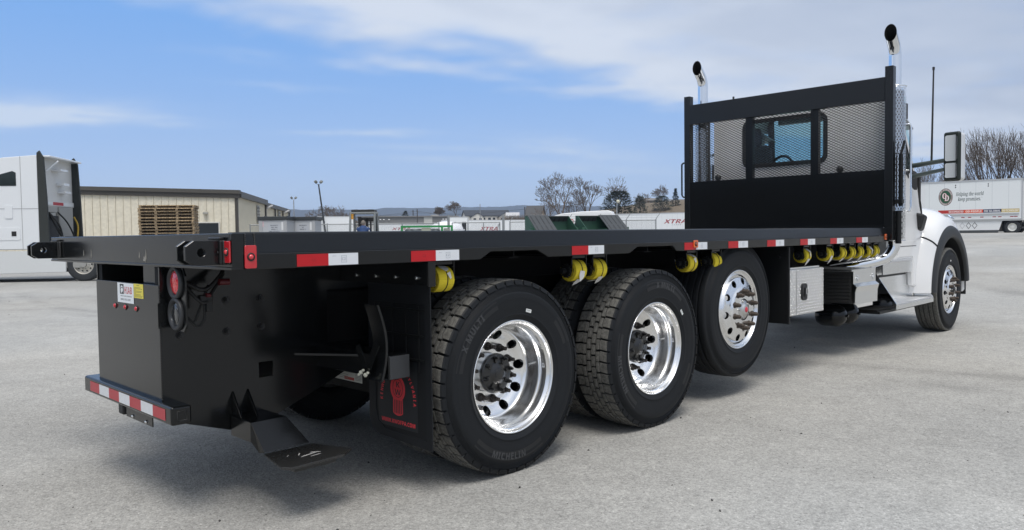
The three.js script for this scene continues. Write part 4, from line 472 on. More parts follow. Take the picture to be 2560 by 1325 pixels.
const amberLens = P({ color: C(0.72, 0.13, 0.015), roughness: 0.3, clearcoat: 0.8, clearcoatRoughness: 0.08 });
const whitePaint = P({ color: C(0.80, 0.805, 0.80), roughness: 0.32, clearcoat: 0.8, clearcoatRoughness: 0.05 });
const blackPlastic = M({ color: C(0.017), roughness: 0.55 });
const truck = thing('flatbed_truck', 'black flatbed truck with white cab and twin chrome exhaust stacks, filling the foreground', 'truck');

// tyres and wheels; local axis z, outer lip plane at z = 0

function tyreProfile() {   // from outer bead round the tread to the inner bead
  const o = [[0.302, -0.014], [0.312, -0.004], [0.322, 0.004], [0.336, 0.010], [0.338, 0.0135], [0.345, 0.0135], [0.347, 0.010], [0.372, 0.0145], [0.40, 0.0165], [0.425, 0.0165], [0.427, 0.0185], [0.452, 0.0165], [0.456, 0.0145]];
  for (let i = 0; i < 6; i++) { const r = 0.462 + i * 0.0058, z = 0.013 - i * 0.0022; o.push([r, z], [r + 0.0016, z - 0.0024], [r + 0.0036, z - 0.0024], [r + 0.0052, z - 0.0005]); }
  o.push([0.502, -0.002], [0.508, -0.008], [0.512, -0.018], [0.5135, -0.03]);
  const back = o.map(([r, z]) => [r, -0.268 - z]).reverse();
  return [...o, ...back].reverse();
}
const tyreGeo = join(latheZ(tyreProfile(), 96));
function blockGeo(poly, r0, r1) {  // a rubber block: outline [s (arc metres), z] raised from radius r0 to r1
  const pos = [], on = (s, z, r) => [Math.sin(s / R) * r, Math.cos(s / R) * r, z], n = poly.length;
  let cs = 0, cz = 0; for (const [s, z] of poly) { cs += s / n; cz += z / n; }
  const top = poly.map(([s, z]) => on(s + (cs - s) * 0.05, z + (cz - z) * 0.05, r1)), mid = poly.map(([s, z]) => on(s, z, r1 - 0.0018)), bot = poly.map(([s, z]) => on(s, z, r0)), c = on(cs, cz, r1 + 0.0004);
  for (let i = 0; i < n; i++) { const j = (i + 1) % n; pos.push(...c, ...top[j], ...top[i]); for (const [a, b] of [[top, mid], [mid, bot]]) pos.push(...a[i], ...a[j], ...b[i], ...a[j], ...b[j], ...b[i]); }
  const g = new THREE.BufferGeometry(); g.setAttribute('position', new THREE.Float32BufferAttribute(pos, 3)); g.computeVertexNormals(); return g;
}
const lugList = [];
function driveTread() {
  const NP = 46, pitch = (2 * PI * R) / NP, list = [], gp = 0.0062, q = mul(5);
  const cols = [[-0.064, -0.097], [-0.097, -0.134], [-0.134, -0.171], [-0.171, -0.204]];
  for (let k = 0; k < NP; k++) {
    const s0 = k * pitch;
    for (const side of [0, 1]) {   // shoulder blocks wrap on to the sidewall
      const zA = side ? -0.268 : 0.0, sg = side ? 1 : -1, sh = side ? pitch * 0.5 : 0, Z = (d) => zA + sg * d, sk = 0.006;
      const poly = [[s0 + sh + gp, Z(0.007)], [s0 + sh + gp + sk, Z(0.060)], [s0 + sh + pitch * 0.5 + sk, Z(0.066)], [s0 + sh + pitch - gp + sk, Z(0.060)], [s0 + sh + pitch - gp, Z(0.007)]];
      list.push(blockGeo(poly, R - 0.020, R - 0.004));
      const a = [s0 + sh + gp, s0 + sh + pitch - gp], pos = [];   // the lug down the shoulder
      const on = (s, z, r) => [Math.sin(s / R) * r, Math.cos(s / R) * r, z];
      const P4 = [[0.007, R - 0.004], [0.0, R - 0.010], [-0.006, R - 0.030], [0.012, R - 0.03]];
      for (let e = 0; e < 3; e++) { const [d0, r0] = P4[e], [d1, r1] = P4[e + 1]; const A = on(a[0], Z(d0), r0), B = on(a[1], Z(d0), r0), D = on(a[0], Z(d1), r1), E = on(a[1], Z(d1), r1); pos.push(...A, ...B, ...D, ...B, ...E, ...D); }
      for (const s of a) { const c = P4.map(([d, r]) => on(s, Z(d), r)); pos.push(...c[0], ...c[1], ...c[2], ...c[0], ...c[2], ...c[3]); }
      const g = new THREE.BufferGeometry(); g.setAttribute('position', new THREE.Float32BufferAttribute(pos, 3)); g.computeVertexNormals(); lugList.push(g);
    }
    cols.forEach(([za, zb], c) => {
      const sh = (c % 2 ? 0.5 : 0) * pitch + 0.006 * q(), m = (za + zb) / 2, b = 0.007, e = gp * 0.8;
      list.push(blockGeo([[s0 + sh + b, za - e], [s0 + sh + e, m], [s0 + sh + b, zb + e], [s0 + sh + pitch - b, zb + e], [s0 + sh + pitch - e, m], [s0 + sh + pitch - b, za - e]], R - 0.020, R - 0.0005 + 0.0005 * q()));
    });
  }
  return join(list);
}
function ribTread() {
  const list = []; const ribs = [[0.0, -0.052], [-0.060, -0.100], [-0.108, -0.160], [-0.168, -0.208], [-0.216, -0.268]];
  ribs.forEach(([a, b], i) => { const ed = i === 0 ? 0.012 : 0.004, ee = i === 4 ? 0.012 : 0.004, t = R - (i === 0 || i === 4 ? 0.003 : 0); list.push(latheZ([[R - 0.026, a], [t - ed, a - 0.0005], [t, a - ed], [t, b + ee], [t - ee, b + 0.0005], [R - 0.026, b]].reverse(), 96)); });
  return join(list);
}
const driveTreadGeo = driveTread(), shoulderGeo = join(lugList), ribTreadGeo = ribTread();
function holedDisc(n, rc, rho, r0, r1, f, off, wall = 0.022) {   // a turned disc z = f(r) with n hand holes, and the walls of the holes
  const pos = [], nor = [], half = PI / n, K = 28, L = 5, e = 1e-3;
  const put = (u, r) => { const t = u, z = f(r), d = (f(r + e) - f(r - e)) / (2 * e), l = Math.hypot(1, d); return [[r * Math.cos(t), r * Math.sin(t), z], [(-d * Math.cos(t)) / l, (-d * Math.sin(t)) / l, 1 / l]]; };
  for (let h = 0; h < n; h++) {
    const tc = off + h * 2 * half, grid = [];
    for (let k = 0; k <= K; k++) {
      const a = (2 * PI * k) / K, cu = Math.cos(a), cv = Math.sin(a), hu = half * rc;
      const tmax = Math.min(cu > 0 ? hu / cu : cu < 0 ? -hu / cu : 9, cv > 0 ? (r1 - rc) / cv : cv < 0 ? (r0 - rc) / cv : 9);
      grid.push(Array.from({ length: L + 1 }, (_, l) => { const d = rho + (tmax - rho) * Math.pow(l / L, 1.3); return put(tc + (cu * d) / rc, rc + cv * d); }));
    }
    for (let k = 0; k < K; k++) for (let l = 0; l < L; l++) { const A = grid[k][l], B = grid[k][l + 1], D = grid[k + 1][l], E = grid[k + 1][l + 1]; for (const [p, m] of [A, D, B, B, D, E]) { pos.push(...p); nor.push(...m); } }
    for (let k = 0; k < K; k++) { const A = grid[k][0][0], B = grid[k + 1][0][0], a2 = [A[0], A[1], A[2] - wall], b2 = [B[0], B[1], B[2] - wall]; for (const p of [A, a2, B, a2, b2, B]) { pos.push(...p); const cx = rc * Math.cos(tc), cy = rc * Math.sin(tc), dx = cx - p[0], dy = cy - p[1], dl = Math.hypot(dx, dy); nor.push(dx / dl, dy / dl, 0); } }
  }
  // corner wedges: rays of the grid stop on the square's sides, so each corner is closed with a small fan
  for (let h = 0; h < n; h++) { const tc = off + h * 2 * half; for (const su of [-1, 1]) for (const rr of [r0, r1]) { const hu = half * rc, dv = rr - rc, ca = Math.atan2(dv, su * hu); const ks = Math.floor((((ca + 2 * PI) % (2 * PI)) / (2 * PI)) * K); const ends = [ks, ks + 1].map((k) => { const a = (2 * PI * k) / K, cu = Math.cos(a), cv = Math.sin(a), tm = Math.min(cu > 0 ? hu / cu : cu < 0 ? -hu / cu : 9, cv > 0 ? (r1 - rc) / cv : cv < 0 ? (r0 - rc) / cv : 9); return put(tc + (cu * tm) / rc, rc + cv * tm); }); for (const [p, m] of [ends[0], ends[1], put(tc + su * half, rr)]) { pos.push(...p); nor.push(...m); } } }
  const g = new THREE.BufferGeometry(); g.setAttribute('position', new THREE.Float32BufferAttribute(pos, 3)); g.setAttribute('normal', new THREE.Float32BufferAttribute(nor, 3)); return g;
}
function smooth(pts, k = 4) { const c = new THREE.CatmullRomCurve3(pts.map(([r, z]) => v3(r, z, 0)), false, 'centripetal'); return c.getPoints(pts.length * k).map((p) => [p.x, p.y]); }
const lipPts = [[0.284, -0.030], [0.292, -0.022], [0.297, -0.012], [0.3005, -0.003], [0.305, 0.0015], [0.3095, 0.0], [0.311, -0.006], [0.309, -0.014], [0.30, -0.016]].reverse();
const barrel = [[0.2835, -0.05], [0.2805, -0.066], [0.274, -0.08], [0.2705, -0.096], [0.2665, -0.114], [0.2625, -0.132], [0.2565, -0.150], [0.2495, -0.163], [0.2415, -0.170]];
const dualFace = (r) => -0.202 + 0.034 * sst(r, 0.178, 0.243) + 0.004 * sst(r, 0.165, 0.175) * (1 - sst(r, 0.18, 0.19));
const dualRim = join([latheZ(smooth(lipPts), 96), latheZ(smooth([[0.284, -0.030], ...barrel]).reverse(), 96), holedDisc(10, 0.213, 0.0275, 0.186, 0.2415, dualFace, rad(6)), latheZ(Array.from({ length: 9 }, (_, i) => { const r = 0.10 + (0.086 * i) / 8; return [r, dualFace(r)]; }).reverse(), 96)]);
const tagFace = (r) => 0.002 + 0.024 * (1 - sst(r, 0.155, 0.262)) + 0.012 * (1 - sst(r, 0.162, 0.176)) - 0.03 * sst(r, 0.245, 0.275);
const tagRim = join([latheZ(smooth([[0.276, -0.024], [0.281, -0.027], [0.289, -0.022], [0.297, -0.010], [0.3005, -0.003], [0.305, 0.0015], [0.3095, 0.0], [0.311, -0.006], [0.309, -0.014], [0.30, -0.016]].reverse()), 96), holedDisc(10, 0.222, 0.0275, 0.19, 0.254, tagFace, rad(8)), latheZ(Array.from({ length: 10 }, (_, i) => { const r = 0.254 + (0.022 * i) / 9; return [r, tagFace(r)]; }).reverse(), 96), latheZ(Array.from({ length: 14 }, (_, i) => { const r = 0.085 + (0.105 * i) / 13; return [r, tagFace(r)]; }).reverse(), 96)]);
const nutGeo = join([T(new THREE.CylinderGeometry(0.0165, 0.0205, 0.028, 6), 0, 0, 0.014, PI / 2), T(new THREE.CylinderGeometry(0.011, 0.0115, 0.026, 10), 0, 0, 0.041, PI / 2), T(new THREE.CylinderGeometry(0.024, 0.025, 0.008, 12), 0, 0, 0.002, PI / 2)]);
const longNut = join([nutGeo, T(new THREE.CylinderGeometry(0.016, 0.016, 0.016, 10), 0, 0, 0.036, PI / 2), T(new THREE.CylinderGeometry(0.007, 0.0145, 0.012, 10), 0, 0, 0.050, PI / 2)]);
function arcText(str, size, r, deg, depth, inward) {   // raised letters round a sidewall, middle at angle deg
  const gs = [], adv = []; let w = 0;
  for (const ch of str) { const g = ch === ' ' ? null : new TextGeometry(ch, { font, size, depth, curveSegments: 2, bevelEnabled: false }); let a = size * 0.42; if (g) { g.computeBoundingBox(); a = g.boundingBox.max.x + size * 0.14; } gs.push(g); adv.push(a); w += a; }
  const out = []; let s = -w / 2;
  gs.forEach((g, i) => { const mid = s + adv[i] / 2; s += adv[i]; if (!g) return; const t = rad(deg) + (inward ? 1 : -1) * (mid / r), h = T(g, -adv[i] / 2, -size / 2, 0); out.push(T(h, r * Math.cos(t), r * Math.sin(t), 0.0152, 0, 0, t + (inward ? PI / 2 : -PI / 2))); });
  return join(out);
}
const letterMat = M({ color: C(0.045, 0.047, 0.05), roughness: 0.5 });
const bandMat = M({ color: C(0.0075, 0.008, 0.009), roughness: 0.5 });
const arcBand = (r0, r1, a0, a1, z) => { const pts = []; for (let i = 0; i <= 20; i++) { const t = rad(a0 + ((a1 - a0) * i) / 20); pts.push([r1 * Math.cos(t), r1 * Math.sin(t)]); } for (let i = 20; i >= 0; i--) { const t = rad(a0 + ((a1 - a0) * i) / 20); pts.push([r0 * Math.cos(t), r0 * Math.sin(t)]); } return T(ext(pts, 0.004), 0, 0, z); };
function lettering(parent, turn) {
  for (const [a, b] of [[-36, 36], [210, 270], [120, 142]]) mesh('raised_band', [arcBand(0.402, 0.449, turn + a, turn + b, 0.0134)], bandMat, parent);
  mesh('raised_lettering', [arcText('MICHELIN', 0.036, 0.4255, turn, 0.0042, true), arcText('X MULTI', 0.037, 0.4255, turn + 240, 0.0042, false)], letterMat, parent);
}
function wheel(kind, o = {}) {
  const w = grp('wheel', truck);
  mesh('tyre', tyreGeo, sidewall, w, { raw: 1 });
  if (kind === 'dual' || kind === 'inner') { mesh('tread', driveTreadGeo, treadRubber, w, { raw: 1 }); mesh('shoulder_lugs', shoulderGeo, sidewall, w, { raw: 1 }); } else mesh('tread', ribTreadGeo, o.clean ? sidewall : treadRubber, w, { raw: 1 });
  if (kind === 'inner') { mesh('rim', latheZ([[0.30, -0.25], [0.27, -0.2], [0.262, -0.02], [0.305, 0.0]], 48), brushed, w); return w; }
  if (kind === 'dual') {
    mesh('rim', dualRim, alu, w, { raw: 1 });
    mesh('hub', [latheZ([[0.106, -0.21], [0.106, -0.158], [0.112, -0.155]].reverse(), 48)], brushed, w);
    mesh('hub_cap', [latheZ([[0.0, -0.118], [0.02, -0.119], [0.036, -0.123], [0.052, -0.131], [0.058, -0.137], [0.064, -0.138], [0.075, -0.140], [0.1, -0.142], [0.109, -0.145], [0.112, -0.151], [0.112, -0.166], [0.104, -0.168]].reverse(), 48), T(new THREE.TorusGeometry(0.03, 0.0025, 6, 24), 0, 0, -0.1215), ...Array.from({ length: 8 }, (_, i) => { const t = (i / 8) * 2 * PI + 0.2; return T(new THREE.BoxGeometry(0.03, 0.016, 0.012), 0.078 * Math.cos(t), 0.078 * Math.sin(t), -0.137, 0, 0, t); })], blackHub, w);
    for (let i = 0; i < 8; i++) { const t = (i / 8) * 2 * PI + 0.2, n = mesh('hub_bolt', join([T(new THREE.CylinderGeometry(0.0115, 0.0125, 0.022, 6), 0, 0, 0.011, PI / 2), T(new THREE.CylinderGeometry(0.007, 0.007, 0.016, 8), 0, 0, 0.026, PI / 2)]), blackHub, w); n.position.set(0.094 * Math.cos(t), 0.094 * Math.sin(t), -0.143); }
    for (let i = 0; i < 10; i++) { const t = (i / 10) * 2 * PI + rad(24), n = mesh('lug_nut', nutGeo, nutMat, w, { raw: 1 }); n.position.set(0.150 * Math.cos(t), 0.150 * Math.sin(t), -0.2); }
    mesh('valve_stem', [tube([[0.262, 0.02, -0.15], [0.24, 0.018, -0.125], [0.225, 0.015, -0.115]], 0.004, 6)], brushed, w);
    mesh('printed_mark', T(new THREE.PlaneGeometry(0.016, 0.026), 0.2815, 0.02, -0.05, 0, -1.45, 0), M({ map: canvas(32, 48, (x, W, H) => { x.fillStyle = '#c9ccd0'; x.fillRect(0, 0, W, H); x.fillStyle = '#20242a'; x.beginPath(); x.arc(16, 22, 11, 0, 7); x.fill(); x.fillStyle = '#d8dadd'; x.fillRect(11, 17, 10, 10); }), roughness: 0.4 }), w, { uv: true });
  } else {
    mesh('rim', tagRim, aluTag, w, { raw: 1 });
    mesh('hub', [latheZ([[0.0, 0.062], [0.03, 0.062], [0.042, 0.058], [0.047, 0.046], [0.062, 0.043], [0.078, 0.036], [0.083, 0.022], [0.086, 0.0]].reverse(), 40)], o.dark ? blackHub : brushed, w);
    mesh('hub_cap', [latheZ([[0.0, 0.069], [0.016, 0.068], [0.022, 0.062]].reverse(), 24)], o.dark ? blackHub : P({ color: C(0.55, 0.04, 0.06), roughness: 0.35 }), w);
    for (let i = 0; i < 10; i++) { const t = (i / 10) * 2 * PI + rad(18), n = mesh('lug_nut', longNut, rustNut, w, { raw: 1 }); n.position.set(0.143 * Math.cos(t), 0.143 * Math.sin(t), 0.034); }
    for (let i = 0; i < 5; i++) { const t = (i / 5) * 2 * PI + rad(36); mesh('hub_stud', cylZ(0.009, 0.02, 0.05, 0.066 * Math.cos(t), 0.066 * Math.sin(t), 8), brushed, w); }
  }
  if (o.letters !== undefined) lettering(w, o.letters);
  if (o.sticker !== undefined) { const t = rad(o.sticker); mesh('white_sticker', T(plane(0.042, 0.018, 0, 0, 0), 0.365 * Math.cos(t), 0.365 * Math.sin(t), 0.0168, 0, 0, t - PI / 2), M({ map: canvas(64, 28, (x) => { x.fillStyle = '#e9ebe8'; x.fillRect(0, 0, 64, 28); x.fillStyle = '#777'; for (let i = 8; i < 56; i += 5) x.fillRect(i, 6, 2 + (i % 3), 10); x.fillRect(10, 20, 40, 2); }), roughness: 0.5 }), w, { uv: true }); }
  return w;
}
const place = (w, x, y, z, spin = 0, left = false) => { w.position.set(x, y, z); w.rotation.order = 'YXZ'; w.rotation.set(0, left ? PI : 0, spin); return w; };
const w1 = place(wheel('dual', { letters: -100, sticker: 75 }), 1.592, R - 0.005, 1.199);
const w2 = place(wheel('dual', { letters: 197, sticker: 37 }), 2.935, R - 0.005, 1.199);
const inner0 = place(wheel('inner'), 1.592, R, 0.862, 0.3);
for (const [src, x, z, spin, left] of [[inner0, 2.935, 0.862, 0.9, 0], [inner0, 1.592, -0.862, 0.5, 1], [inner0, 2.935, -0.862, 1.2, 1], [w1, 1.592, -1.199, 0.7, 1], [w1, 2.935, -1.199, 2, 1]]) { const c = src.clone(); truck.add(c); place(c, x, R, z, spin, left); }
const w3 = place(wheel('tag', { clean: 1 }), 4.150, 0.691, 1.152);
{ const c = w3.clone(); truck.add(c); place(c, 4.15, 0.691, -1.152, 0.4, true); }
const w4 = place(wheel('steer', { dark: 1, sticker: 92 }), 9.4985, R, 1.2, 0);
{ const c = w4.clone(); truck.add(c); place(c, 9.4985, R, -1.2, 0.4, true); }

// frame, axles, crossmembers
for (const s of [-1, 1]) mesh('frame_rail', [box(0.9, 10.6, 0.72, 0.745, s * 0.36, s * 0.44), box(0.9, 10.6, 0.985, 1.01, s * 0.36, s * 0.44), box(0.9, 10.6, 0.745, 0.985, s * 0.42, s * 0.44), box(0.02, 7.2, 1.012, 1.168, s * 0.37, s * 0.438)], darkFrame, truck);
for (let i = 0; i < 17; i++) { const x = 0.35 + i * 0.42; mesh('crossmember', [box(x, x + 0.006, 1.178, 1.298, -1.18, 1.18), box(x - 0.035, x + 0.04, 1.170, 1.177, -1.18, 1.18)], darkFrame, truck); }
for (const [x, y] of [[1.592, R], [2.935, R], [4.15, 0.691], [9.4985, R]]) mesh('axle', [cylZ(0.065, -0.96, 0.96, x, y, 16), ...(x < 3 ? [T(new THREE.SphereGeometry(0.22, 20, 14), x, y, 0), cylZ(0.16, 0.62, 0.9, x, y, 20), cylZ(0.16, -0.9, -0.62, x, y, 20)] : [])], darkFrame, truck);
for (const s of [-1, 1]) mesh('suspension', [box(1.3, 3.2, 0.60, 0.68, s * 0.5, s * 0.58), cylY(0.13, 0.68, 0.98, 1.75, s * 0.52, 16), cylY(0.13, 0.68, 0.98, 3.1, s * 0.52, 16), box(3.75, 4.5, 0.78, 0.84, s * 0.5, s * 0.56), box(2.15, 2.4, 0.5, 1.0, s * 0.44, s * 0.52)], darkFrame, truck);
mesh('drive_shaft', [rod([2.9, 0.62, 0], [6.2, 0.8, 0], 0.06), cylX(0.2, 5.9, 6.9, 0.82, 0, 20), box(6.9, 8.6, 0.55, 1.15, -0.36, 0.36)], darkFrame, truck);

// deck
mesh('deck_floor', [box(0.05, 7.2, 1.300, 1.319, -1.15, 1.15)], blackSteel, truck);
{
  const side = (s) => { const up = T(xf(ext([[1.10, 1.322], [1.189, 1.322], [1.196, 1.3175], [1.1985, 1.312], [1.2115, 1.2375], [1.10, 1.2375]], 7.21), ZY), 0.042, 0, 0); const lo = plateXY([[0.042, 1.236], [0.042, 1.172], [1.326, 1.172], [1.401, 1.211], [1.76, 1.211], [1.852, 1.170], [2.613, 1.170], [2.704, 1.210], [3.109, 1.210], [3.158, 1.172], [7.252, 1.176], [7.252, 1.236]], 1.196, 1.2215, [], 0.003); const fl = box(0.06, 7.2, 1.2385, 1.2425, 1.05, 1.10); return s > 0 ? [up, lo, fl] : [mirZ(up), mirZ(lo), mirZ(fl)]; };
  mesh('side_rail', side(1), blackPaint, truck); mesh('side_rail', side(-1), blackPaint, truck);
  mesh('rear_beam', [box(0, 0.052, 1.182, 1.318, -1.2215, 1.2215, 0.004), box(-0.004, 0.06, 1.172, 1.184, -1.2215, 1.2215, 0.002)], blackPaint, truck);
  const bead = (a, b, n, r) => { const out = []; for (let i = 0; i < n; i++) { const t = (i + 0.5) / n; out.push(T(new THREE.SphereGeometry(r, 7, 5), a[0] + (b[0] - a[0]) * t, a[1] + (b[1] - a[1]) * t, a[2] + (b[2] - a[2]) * t)); } return out; };
  mesh('weld_bead', [...bead([0.104, 1.24, 1.207], [0.104, 1.318, 1.199], 12, 0.005), ...bead([0.054, 1.185, 1.222], [0.054, 1.316, 1.222], 16, 0.004), ...bead([0.001, 1.316, 1.2], [0.001, 1.19, 1.2], 16, 0.0035)], weldMat, truck);
  const chip = M({ color: C(0.30, 0.285, 0.25), roughness: 0.7 });
  mesh('paint_chip', [[-0.47, 1.222, 0.006, 0.026], [-0.60, 1.224, 0.005, 0.018], [0.24, 1.222, 0.006, 0.018], [0.30, 1.205, 0.012, 0.014], [0.325, 1.222, 0.006, 0.03], [0.315, 1.205, 0.004, 0.022]].map(([z, y, w, h]) => T(ext([[-w, -h * 0.4], [-w * 0.3, h * 0.1], [0, h], [w * 0.8, h * 0.3], [w, -h * 0.5], [0, -h * 0.8]], 0.0008), -0.0005, y, z, 0, -PI / 2, 0)), chip, truck);
  // clevis brackets on the rear beam
  for (const zs of [[1.055, 1.135], [-1.125, -1.045]]) {
    const b = grp('clevis_bracket', truck), out = [[0.0, 1.193], [-0.118, 1.193], [-0.150, 1.214], [-0.150, 1.268], [-0.118, 1.290], [0.0, 1.290]];
    zs.forEach((z) => mesh('lug_plate', plateXY(out, z - 0.010, z + 0.010, [circ(-0.088, 1.243, 0.016, 18), circ(-0.018, 1.243, 0.007, 12)], 0.002), blackPaint, b));
    const wz = zs[0], we = zs[1];
    mesh('weld_bead', [...bead([-0.012, 1.20, we + 0.014], [-0.012, 1.287, we + 0.014], 14, 0.008), ...bead([-0.006, 1.20, we + 0.03], [-0.006, 1.287, we + 0.03], 14, 0.007), box(-0.02, 0, 1.292, 1.303, wz - 0.01, we + 0.02, 0.004), box(-0.018, 0, 1.196, 1.29, we + 0.010, we + 0.024, 0.004)], weldMat, b);
  }
}
const tapeTex = canvas(512, 88, (x, W, H) => { x.fillStyle = '#b80d17'; x.fillRect(0, 0, W / 2, H); x.fillStyle = '#dcdfe2'; x.fillRect(W / 2, 0, W / 2, H); for (let i = 0; i < W; i += 8) for (let j = 0; j < H; j += 8) { x.fillStyle = i < W / 2 ? ((i + j) % 16 ? 'rgba(255,80,80,.10)' : 'rgba(90,0,0,.12)') : (i + j) % 16 ? 'rgba(255,255,255,.18)' : 'rgba(120,130,150,.12)'; x.fillRect(i, j, 5, 5); } x.strokeStyle = 'rgba(150,156,165,.8)'; x.lineWidth = 4; x.strokeRect(366, 20, 44, 48); x.font = 'bold 30px sans-serif'; x.fillStyle = 'rgba(150,156,165,.9)'; x.fillText('C2', 368, 54); x.fillStyle = 'rgba(120,10,16,.6)'; x.fillText('C2', 116, 54); x.font = '9px sans-serif'; x.fillStyle = '#889'; x.fillText('DOT-C2', 290, 24); });
const tapeMat = M({ map: tapeTex, roughness: 0.32 });
for (const x of [0.279, 0.877, 2.05, 3.252, 3.857, 4.478, 5.09, 5.722, 6.343]) mesh('reflective_tape', plane(0.302, 0.051, x + 0.151, 1.2015, 1.2232), tapeMat, truck, { uv: true });
const marker = (name, x, y, z, ry, w, h, m, dot, label) => { const g = grp(name, truck, x, y, z, ry); mesh('lamp_base', T(ext(rrect(-w / 2, w / 2, -h / 2, h / 2, 0.006), 0.007, [], 0.0015), 0, 0, 0), m, g); mesh('lamp_ring', T(new THREE.TorusGeometry(0.0135, 0.0035, 8, 20), 0, 0, 0.008), dot ? blackPlastic : m, g); mesh('lens', T(new THREE.SphereGeometry(0.0115, 14, 8, 0, 2 * PI, 0, PI / 2), 0, 0, 0.006, PI / 2), dot || m, g); if (label) g.userData.label = label; return g; };
marker('marker_light', 0.074, 1.223, 1.222, 0, 0.050, 0.092, redLens, P({ color: C(0.62, 0.03, 0.04), roughness: 0.15, clearcoat: 1 }), 'red corner marker light on the side rail');
marker('marker_light', -0.0005, 1.244, 1.189, -PI / 2, 0.048, 0.086, redLens, P({ color: C(0.62, 0.03, 0.04), roughness: 0.15, clearcoat: 1 }), 'red corner marker light on the rear beam');
marker('marker_light', 3.392, 1.216, 1.2235, 0, 0.056, 0.052, amberLens, P({ color: C(0.3, 0.05, 0.01), roughness: 0.2, clearcoat: 1 }), 'amber marker light over reflective tape');
marker('marker_light', 7.14, 1.224, 1.222, 0, 0.05, 0.06, amberLens, P({ color: C(0.25, 0.05, 0.01), roughness: 0.2, clearcoat: 1 }), 'amber marker light at the front of the deck');

